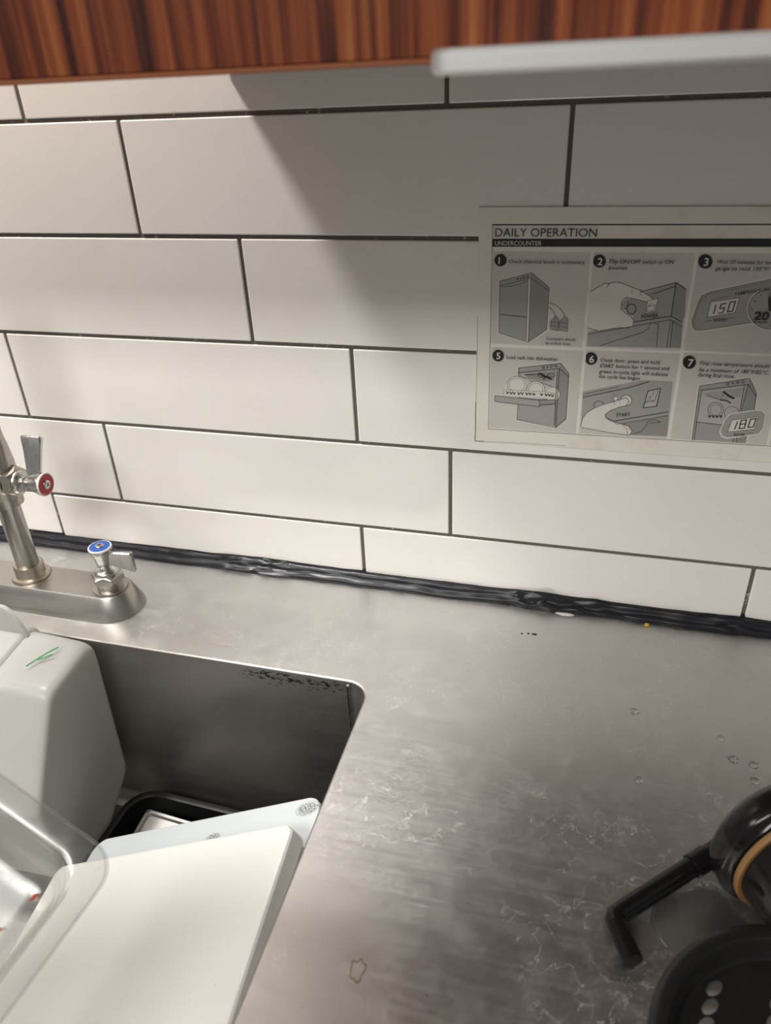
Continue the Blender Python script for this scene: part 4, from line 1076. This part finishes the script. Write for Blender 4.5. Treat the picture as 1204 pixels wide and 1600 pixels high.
for v in bm.verts:                       # squash the fillet so it stays within the body casting
    if v.co.z < ZC + VZ:
        v.co.z = ZC + VZ - min(ZC + VZ - v.co.z, 0.0178)
    v.co.y = FR.y + max(-0.0195, min(0.0195, v.co.y - FR.y))
from_bm('valve_arm', bm, M['steel'], fau)
valve(FR + Vector((0.005, 0, VZ)), (1, 0, 0), (0, 0.36, 0.93), M['red'], 'red hot water index ring', 2, 1.08)
# upper riser, hose and spray head with its round bumper ring (only its rim shows at the frame edge)
bm = bmesh.new(); tube(bm, [FR + Vector((0, 0, z)) for z in (0.36, 0.45, 0.55, 0.62)] + [FR + Vector((-0.01, -0.04, 0.68)), FR + Vector((-0.012, -0.09, 0.70)), FR + Vector((-0.015, -0.135, 0.67)), FR + Vector((-0.018, -0.150, 0.60))], 0.0105, 16)
from_bm('hose', bm, M['steel'], fau)
bm = bmesh.new()
sc_ = Vector((-0.140, -0.150, ZC + 0.510)); sa = Vector((0.35, -0.75, -0.35)).normalized(); Rm = frame_of(sa)
tube(bm, [sc_ + Rm @ Vector((0.050 * math.cos(2 * PI * i / 40), 0.050 * math.sin(2 * PI * i / 40), 0)) for i in range(41)], 0.0035, 10)
tag(from_bm('spray_guard_ring', bm, M['steel'], fau), 'metal ring around the spray head')
bm = bmesh.new(); tube(bm, [FR + Vector((-0.018, -0.150, 0.605)), sc_ + Vector((-0.06, -0.03, 0.07)), sc_ + Vector((-0.03, -0.0, 0.03)), sc_], [0.011, 0.014, 0.017, 0.022], 16)
from_bm('spray_head', bm, M['steel'], fau)

# ================================================================== THINGS IN THE SINK
# --- cutting boards, leaning down to the left
def board(name, corner, wdt, lng, th, rad, mat, label, label_cat='cutting board', ang=0.0):
    nrm = Vector((-0.55, -0.132, 1)).normalized()
    xa = Vector((1, 0, 0.55)); xa = (xa - nrm * xa.dot(nrm)).normalized()
    ya = nrm.cross(xa)
    c, s = math.cos(ang), math.sin(ang)
    xa, ya = xa * c + ya * s, ya * c - xa * s
    bm = bmesh.new()
    bv = 0.003 if th > .014 else 0.0015
    lps = []
    for ins, z in ((bv, -th), (bv * .3, -th + bv * .3), (0, -th + bv), (0, -bv), (bv * .3, -bv * .3), (bv, 0)):
        lps.append([(x, y, z) for x, y in roundrect(-wdt / 2 + ins, wdt / 2 - ins, -lng / 2 + ins, lng / 2 - ins, rad, 8)])
    loft(bm, lps, True, True)
    o = from_bm(name, bm, mat, sharp=16)
    ctr_ = Vector(corner) - xa * wdt / 2 - ya * lng / 2
    o.matrix_world = Matrix.Translation(ctr_) @ Matrix((xa, ya, nrm)).transposed().to_4x4()
    return tag(o, label, label_cat)
board('cutting_board', (0.1885, -0.3400, 0.9085), 0.30, 0.335, 0.020, 0.010, M['board'], 'thick ivory white cutting board lying on top in the sink')
board('cutting_board', (0.1945, -0.2915, 0.8850), 0.30, 0.335, 0.0105, 0.016, M['board2'], 'thin bluish white cutting board with scorch marks under the thick one')

# --- milky food box lying on its side, base towards the right
def milky_box():
    t = thing('storage_box', 'milky translucent plastic food box lying on its side in the sink', 'container', (-0.16, -0.25, 0.672))
    sec = [(-0.177, 0.918), (-0.184, 0.719), (-0.246, 0.674), (-0.318, 0.690), (-0.322, 0.800), (-0.257, 0.908)]   # (y, z) of the base outline
    cy = sum(p[0] for p in sec) / 6; cz = sum(p[1] for p in sec) / 6
    def ring(x, s, r, n=6):
        P = [Vector((cy + (a - cy) * s, cz + (b - cz) * s)) for a, b in sec]
        out = []
        for i in range(6):
            p, a, b = P[i], P[i - 1], P[(i + 1) % 6]
            da, db = (a - p).normalized(), (b - p).normalized()
            half = math.acos(max(-1, min(1, da.dot(db)))) / 2
            tl = min(r / math.tan(half), (a - p).length * .45, (b - p).length * .45)
            p0, p1 = p + da * tl, p + db * tl
            for k in range(n + 1):
                u = k / n
                q = p0 * (1 - u) ** 2 + p * 2 * u * (1 - u) + p1 * u * u
                out.append((x, q.x, q.y))
        return out
    bm = bmesh.new()
    lps = [ring(-0.1035, 0.60, .02), ring(-0.1035, 0.84, .02), ring(-0.1020, 0.90, .02), ring(-0.1020, 0.945, .02), ring(-0.1045, 0.975, .02), ring(-0.110, 0.993, .02), ring(-0.118, 1.0, .02),
           ring(-0.150, 1.010, .02), ring(-0.172, 1.016, .02), ring(-0.1735, 1.045, .02), ring(-0.178, 1.052, .02), ring(-0.235, 1.056, .02), ring(-0.285, 1.062, .02)]
    loft(bm, lps, cap0=True)
    o = from_bm('body', bm, M['milky'], t, sharp=60)
    md = o.modifiers.new('wall_thickness', 'SOLIDIFY'); md.thickness = 0.0028; md.offset = -1
    bm = bmesh.new()
    lps = [ring(-0.283, 1.060, .02), ring(-0.283, 1.085, .02), ring(-0.288, 1.088, .02), ring(-0.288, 1.060, .02)]
    loft(bm, lps + [lps[0]])
    from_bm('rim', bm, M['milky'], t, sharp=40)
    bm = bmesh.new()                     # moulded grip lug standing up from the ledge
    pts = [(-0.236, 0.905), (-0.146, 0.905), (-0.152, 0.930), (-0.160, 0.9485), (-0.168, 0.9545), (-0.178, 0.9555), (-0.190, 0.950), (-0.222, 0.925)]
    loft(bm, [[(x - 0.02, y, z) for x, z in pts] for y in (-0.197, -0.1925)], True, True)
    from_bm('grip_lug', bm, M['milky'], t, sharp=40)
    bm = bmesh.new()
    def onTop(u, v):                     # quick pen marks on the top face
        return (-0.142 + u, -0.205 - v, 0.9185 - v * 0.115 + 0.0012)
    for seg in ([(0.0, .030), (.006, .018), (.013, .006), (.018, .000)], [(.006, .020), (.018, .010)]):
        tube(bm, [onTop(*p) for p in seg], 0.0007, 6)
    tag(from_bm('pen_mark', bm, M['green'], t), 'green marker scribble')
milky_box()

# --- clear polycarbonate pan, tilted, corner towards the boards
def clear_pan():
    n = Vector((0.45, -0.45, 1)).normalized()
    corner = Vector((0.128, -0.4555, 1.0015))
    d1 = Vector((-0.86, 0.10, 0.50)); d1 = (d1 - n * d1.dot(n)).normalized()     # up and to the left
    d2 = n.cross(d1)
    if d2.y > 0: d2 = -d2
    R = Matrix((d1, d2, n)).transposed().to_4x4()
    Mx = Matrix.Translation(corner) @ R
    A, B = 0.176, 0.30
    t = thing('food_pan', 'clear plastic food pan with wide rim tilted over the boards', 'container', tuple(corner))
    def lp(ins, h, r):
        return [tuple(Mx @ Vector((x, y, h))) for x, y in roundrect(ins, A - ins, ins, B - ins, r, 10)]
    bm = bmesh.new()
    th = 0.0022
    prof = [(0.0, -0.005, .019), (0.0, -0.0012, .019), (0.0010, 0.0, .019), (0.014, 0.0, .019), (0.0165, -0.001, .019), (0.018, -0.004, .019), (0.0190, -0.018, .019), (0.0225, -0.021, .019), (0.0285, -0.075, .018), (0.033, -0.084, .018), (0.042, -0.088, .017)]
    inner = [lp(*p) for p in prof]
    outer = [lp(p[0] + (0.0 if i > 2 else 0.0) - (th if i > 4 else -0.0016 if i < 2 else 0), p[1] - (th if i > 1 else 0), p[2] + (th if i > 4 else 0)) for i, p in enumerate(prof)]
    rs = loft(bm, inner, cap1=True)
    ro = loft(bm, outer, cap1=True)
    k = len(rs[0])
    for i in range(k):
        bm.faces.new((rs[0][i], rs[0][(i + 1) % k], ro[0][(i + 1) % k], ro[0][i]))
    from_bm('pan_body', bm, M['clear'], t, sharp=60)
    for k, (x, y, mat, L) in enumerate(((0.043, 0.042, 'redbit', .005), (0.049, 0.070, 'orange', .006), (0.075, 0.120, 'orange', .006))):
        bm = bmesh.new()
        p = [Mx @ Vector((x + a * L, y + b * L, -0.0865)) for a, b in ((0, 0), (.3, .4), (.3, .8), (.6, 1.2))]
        tube(bm, p, [0.0009, 0.0014, 0.0012, 0.0006], 6)
        o = from_bm('food_scrap', bm, M[mat])
        origin_to(o, p[0])
        tag(o, ['small red food scrap on the clear pan floor', 'larger orange food smear on the clear pan floor', 'tiny orange food scrap on the clear pan floor nearest the front'][k], 'food scrap')
clear_pan()

# --- black tray on the basin floor with a small clear lid leaning in it
def tray():
    t = thing('black_tray', 'black plastic tray on the sink floor behind the cutting boards', 'tray', (0.03, -0.30, 0.648))
    bm = bmesh.new()
    rot = Matrix.Translation((0.035, -0.295, 0.6485)) @ Matrix.Rotation(math.radians(-2), 4, 'Z')
    def lp(ins, z, r): return [tuple(rot @ Vector((x, y, z))) for x, y in roundrect(-0.135 + ins, 0.135 - ins, -0.105 + ins, 0.105 - ins, r, 8)]
    loft(bm, [lp(0.012, 0.0, .024), lp(0.008, 0.003, .019), lp(0.004, 0.040, .030), lp(0.0, 0.0415, .034), lp(0.0, 0.0445, .034), lp(0.004, 0.0455, .032), lp(0.0075, 0.044, .030), lp(0.012, 0.006, .019), lp(0.016, 0.004, .022)], True, True)
    from_bm('tray_body', bm, M['matt'], t, sharp=45)
    lid = thing('small_lid', 'small clear lid with a slotted handle resting in the black tray', 'lid', (0.0, -0.25, 0.66))
    R = Matrix.Translation((0.008, -0.262, 0.684)) @ Matrix.Rotation(math.radians(-4), 4, 'Z') @ Matrix.Rotation(math.radians(12), 4, 'X')
    bm = bmesh.new()
    def q(ins, z): return [tuple(R @ Vector((x, y, z))) for x, y in roundrect(-0.078 + ins, 0.078 - ins, -0.045 + ins, 0.045 - ins, .004, 4)]
    loft(bm, [q(0.002, -0.004), q(0, -0.003), q(0, 0.0), q(0.001, 0.001), q(0.004, 0.001), q(0.006, -0.002)], True, True)
    from_bm('lid_plate', bm, M['basin'], lid, sharp=40)
    bm = bmesh.new(); tube(bm, [R @ Vector((-0.030 + 0.02 * i, 0.012 - 0.001 * i, 0.004 + (0.004 if 0 < i < 4 else 0))) for i in range(5)], [0.003, 0.006, 0.007, 0.006, 0.003], 12)
    from_bm('handle', bm, M['ledge'], lid)
    bm = bmesh.new(); box(bm, -0.045, -0.018, 0.009, 0.015, -0.001, 0.0000, 0, 1, R)
    from_bm('handle_slot', bm, M['dark'], lid, smooth=False)
tray()

def blob(name, p, r, mat, label, cat, group=None, squash=0.5, seed=0, stretch=1.0, rotz=0.0):
    bm = bmesh.new()
    bmesh.ops.create_icosphere(bm, subdivisions=3, radius=1.0)
    for v in bm.verts:
        k = 1 + 0.28 * noise.noise(v.co * 1.7 + Vector((seed * 3.1, 0, 0)))
        v.co = Vector((v.co.x * k * stretch, v.co.y * k, max(v.co.z * k * squash, -0.02))) * r
    o = from_bm(name, bm, mat, sharp=70)
    o.location = p
    o.rotation_euler.z = rotz
    return tag(o, label, cat, group)
blob('food_scrap', (-0.118, -0.184, 0.6485), 0.0045, M['herb'], 'olive green food scrap on the sink floor beside the milky box', 'food scrap', None, .5, 1, 1.2)

# ================================================================== THINGS ON THE COUNTER
# --- round black jug lid on its edge, with a tan gasket and an elbowed spout
def jug_lid():
    ax = Vector((0.456, -0.890, 0.0)).normalized()
    Rr = 0.0535
    o = Vector((0.5385, -0.2985, ZC + Rr + 0.0006))
    t = thing('dispenser_lid', 'round black dispenser lid with tan gasket and elbowed spout standing on its edge', 'lid', (o.x, o.y, ZC))
    bm = bmesh.new()
    lathe(bm, [(0.030, -0.0055), (0.044, -0.005), (Rr - .006, -0.002), (Rr - .002, 0.0010), (Rr, 0.0045), (Rr, 0.0160), (Rr - .001, 0.0185), (Rr - .0035, 0.0195), (Rr - .0045, 0.0225), (0.044, 0.0230)], o, ax, 64)
    from_bm('lid_disc', bm, M['black'], t, sharp=50)
    bm = bmesh.new()
    lathe(bm, [(0.040, 0.0226), (0.0465, 0.0228), (0.0482, 0.0240), (0.0482, 0.0262), (0.0472, 0.0276), (0.040, 0.0279)], o, ax, 64)
    tag(from_bm('gasket', bm, M['gasket'], t), 'tan rubber gasket')
    bm = bmesh.new()
    lathe(bm, [(0.0448, 0.0274), (0.0450, 0.0284), (0.0415, 0.056), (0.0400, 0.0575), (0.0340, 0.0575), (0.0330, 0.045), (0.030, 0.043)], o, ax, 56)
    from_bm('plug', bm, M['black'], t, sharp=45)
    st = o + ax * 0.043 + Vector((-0.012, -0.004, -0.020))
    bm = bmesh.new(); tube(bm, [st, st + ax * 0.040], 0.0052, 16)
    tag(from_bm('stem', bm, M['steel'], t), 'satin metal stem')
    # spout arm: collar at the disc, tube, mitred elbow
    j = Vector((0.507, -0.2975, ZC + 0.0200)); e = Vector((0.4345, -0.3615, ZC + 0.0100)); tip = Vector((0.4470, -0.3890, ZC + 0.0085))
    d = (e - j).normalized()
    bm = bmesh.new(); tube(bm, [j - d * 0.006, j + d * 0.012, j + d * 0.0121, j + d * 0.026, j + d * 0.0263], [0.0078, 0.0078, 0.0088, 0.0088, 0.0078], 24)
    from_bm('spout_collar', bm, M['black'], t, sharp=40)
    bm = bmesh.new()
    ov = (tip - e).normalized()
    tube(bm, [j + d * 0.024, e - d * 0.006, e - d * 0.0025 + ov * 0.0006, e + ov * 0.0030 - d * 0.0004, e + ov * 0.0068, tip], [0.0073, 0.0073, 0.0076, 0.0077, 0.0073, 0.0073], 24)
    from_bm('spout', bm, M['black'], t, sharp=50)
jug_lid()

# --- black brew basket with a shallow slotted floor
def basket():
    c = Vector((0.537, -0.462, ZC))
    t = thing('brew_basket', 'round black plastic brew basket with oval slots beside the dispenser lid', 'basket', tuple(c))
    bm = bmesh.new()
    prof = [(0.050, 0.0006), (0.053, 0.002), (0.0740, 0.042), (0.0780, 0.0475), (0.0850, 0.0485), (0.0885, 0.0510), (0.0892, 0.0545), (0.0878, 0.0580), (0.0840, 0.0602), (0.0790, 0.0600), (0.0765, 0.0570), (0.0745, 0.0475), (0.0725, 0.0455)]
    lathe(bm, prof, c, (0, 0, 1), 72)
    from_bm('basket_body', bm, M['matt'], t, sharp=45)
    for col in range(-2, 3):
        for r in range(-7, 8):
            x, y = 0.4868 + (col + 1) * 0.0345 + r * 0.0033 + 0.0018, -0.4160 + r * 0.0113
            if math.hypot(x - c.x, y - c.y) > 0.0690:
                continue
            bm = bmesh.new()
            ra_, rb_ = [], []
            for k in range(14):
                a = 2 * PI * k / 14
                px, py = 0.0060 * math.cos(a), 0.0034 * math.sin(a)
                px, py = px * math.cos(.85) - py * math.sin(.85), px * math.sin(.85) + py * math.cos(.85)
                ra_.append((x + px, y + py, ZC + 0.0462)); rb_.append((x + px * .9, y + py * .9, ZC + 0.0464))
            loft(bm, [[(p[0], p[1], ZC + 0.0450) for p in ra_], ra_, rb_], True, True)
            from_bm('slot_insert', bm, M['counter'], t)
basket()

# --- water drops, puddle, crumbs
for i, (x, y, r) in enumerate(((0.5326, -0.1879, .0042), (0.5481, -0.190, .0040), (0.5473, -0.2074, .0038), (0.4511, -0.1479, .0040), (0.5242, -0.1647, .0030), (0.4544, -0.2277, .0034))):
    lab = ['water drop between two others near the right edge, farthest left of the trio', 'water drop of the right-hand trio nearest the tiled wall', 'water drop of the trio closest to the black lid',
           'lone water drop in the middle of the counter behind the trio', 'small water drop by itself between the trio and the wall', 'flat water drop left of the black lid'][i]
    blob('water_drop', (x, y, ZC + 0.0001), r, M['water'], lab, 'water drop', 'water drops on the steel counter', .35, i + 5)
def puddle():
    bm = bmesh.new()
    c = Vector((0.492, -0.347, ZC))
    n = 40
    rings = []
    for h, k in ((0.0001, 1.0), (0.0006, .985), (0.0009, .95)):
        ring = []
        for i in range(n):
            a = 2 * PI * i / n
            r = 0.033 * (1 + .35 * noise.noise(Vector((math.cos(a) * 1.4, math.sin(a) * 1.4, 4)))) * k
            ring.append((c.x + r * math.cos(a), c.y + r * math.sin(a) * .85, ZC + h))
        rings.append(ring)
    loft(bm, rings, True, True)
    o = from_bm('water_puddle', bm, M['water'], sharp=60)
    origin_to(o, (c.x, c.y, ZC))
    tag(o, 'small puddle of water under the elbowed spout beside the basket', 'puddle')
puddle()
blob('food_scrap', (0.4655, -0.0165, ZC + 0.0003), 0.0028, M['crumb'], 'bright yellow crumb against the black silicone bead', 'food scrap', None, .8, 3)
for i, (x, y, r, s) in enumerate(((0.338, -0.0582, .0011, 1.0), (0.3446, -0.0567, .0011, 1.2), (0.351, -0.0564, .0014, 2.2))):
    blob('silicone_crumb', (x, y, ZC + 0.0001), r, M['caulk'], ['leftmost tiny black silicone crumb in the row of three', 'middle tiny black silicone crumb in the row of three', 'longest black silicone crumb at the right of the row of three'][i], 'crumb', 'black crumbs on the counter', .5, i, s)
blob('silicone_scrap', (0.3795, -0.0150, ZC + 0.0003), 0.0035, M['white'], 'thin white scrap sticking out under the black silicone bead', 'scrap', None, .15, 9, 2.6, -0.05)

# dried brown marks on the worktop
def stain(c, r, seed, ratio):
    bm = bmesh.new()
    n = 36
    lps = []
    for h, k in ((0.00005, 1.0), (0.00015, 0.90), (0.00012, 0.78)):
        lps.append([(c[0] + r * k * (1 + .55 * noise.noise(Vector((math.cos(2 * PI * i / n) * 1.6, math.sin(2 * PI * i / n) * 1.6, seed)))) * math.cos(2 * PI * i / n),
                     c[1] + r * k * ratio * (1 + .55 * noise.noise(Vector((math.cos(2 * PI * i / n) * 1.6, math.sin(2 * PI * i / n) * 1.6, seed)))) * math.sin(2 * PI * i / n), ZC + h) for i in range(n)])
    loft(bm, lps)
    tag(from_bm('dried_stain', bm, M['brown'], ctr), 'dried brown ring mark')
stain((0.2700, -0.4330), 0.0056, 3.0, 1.25)
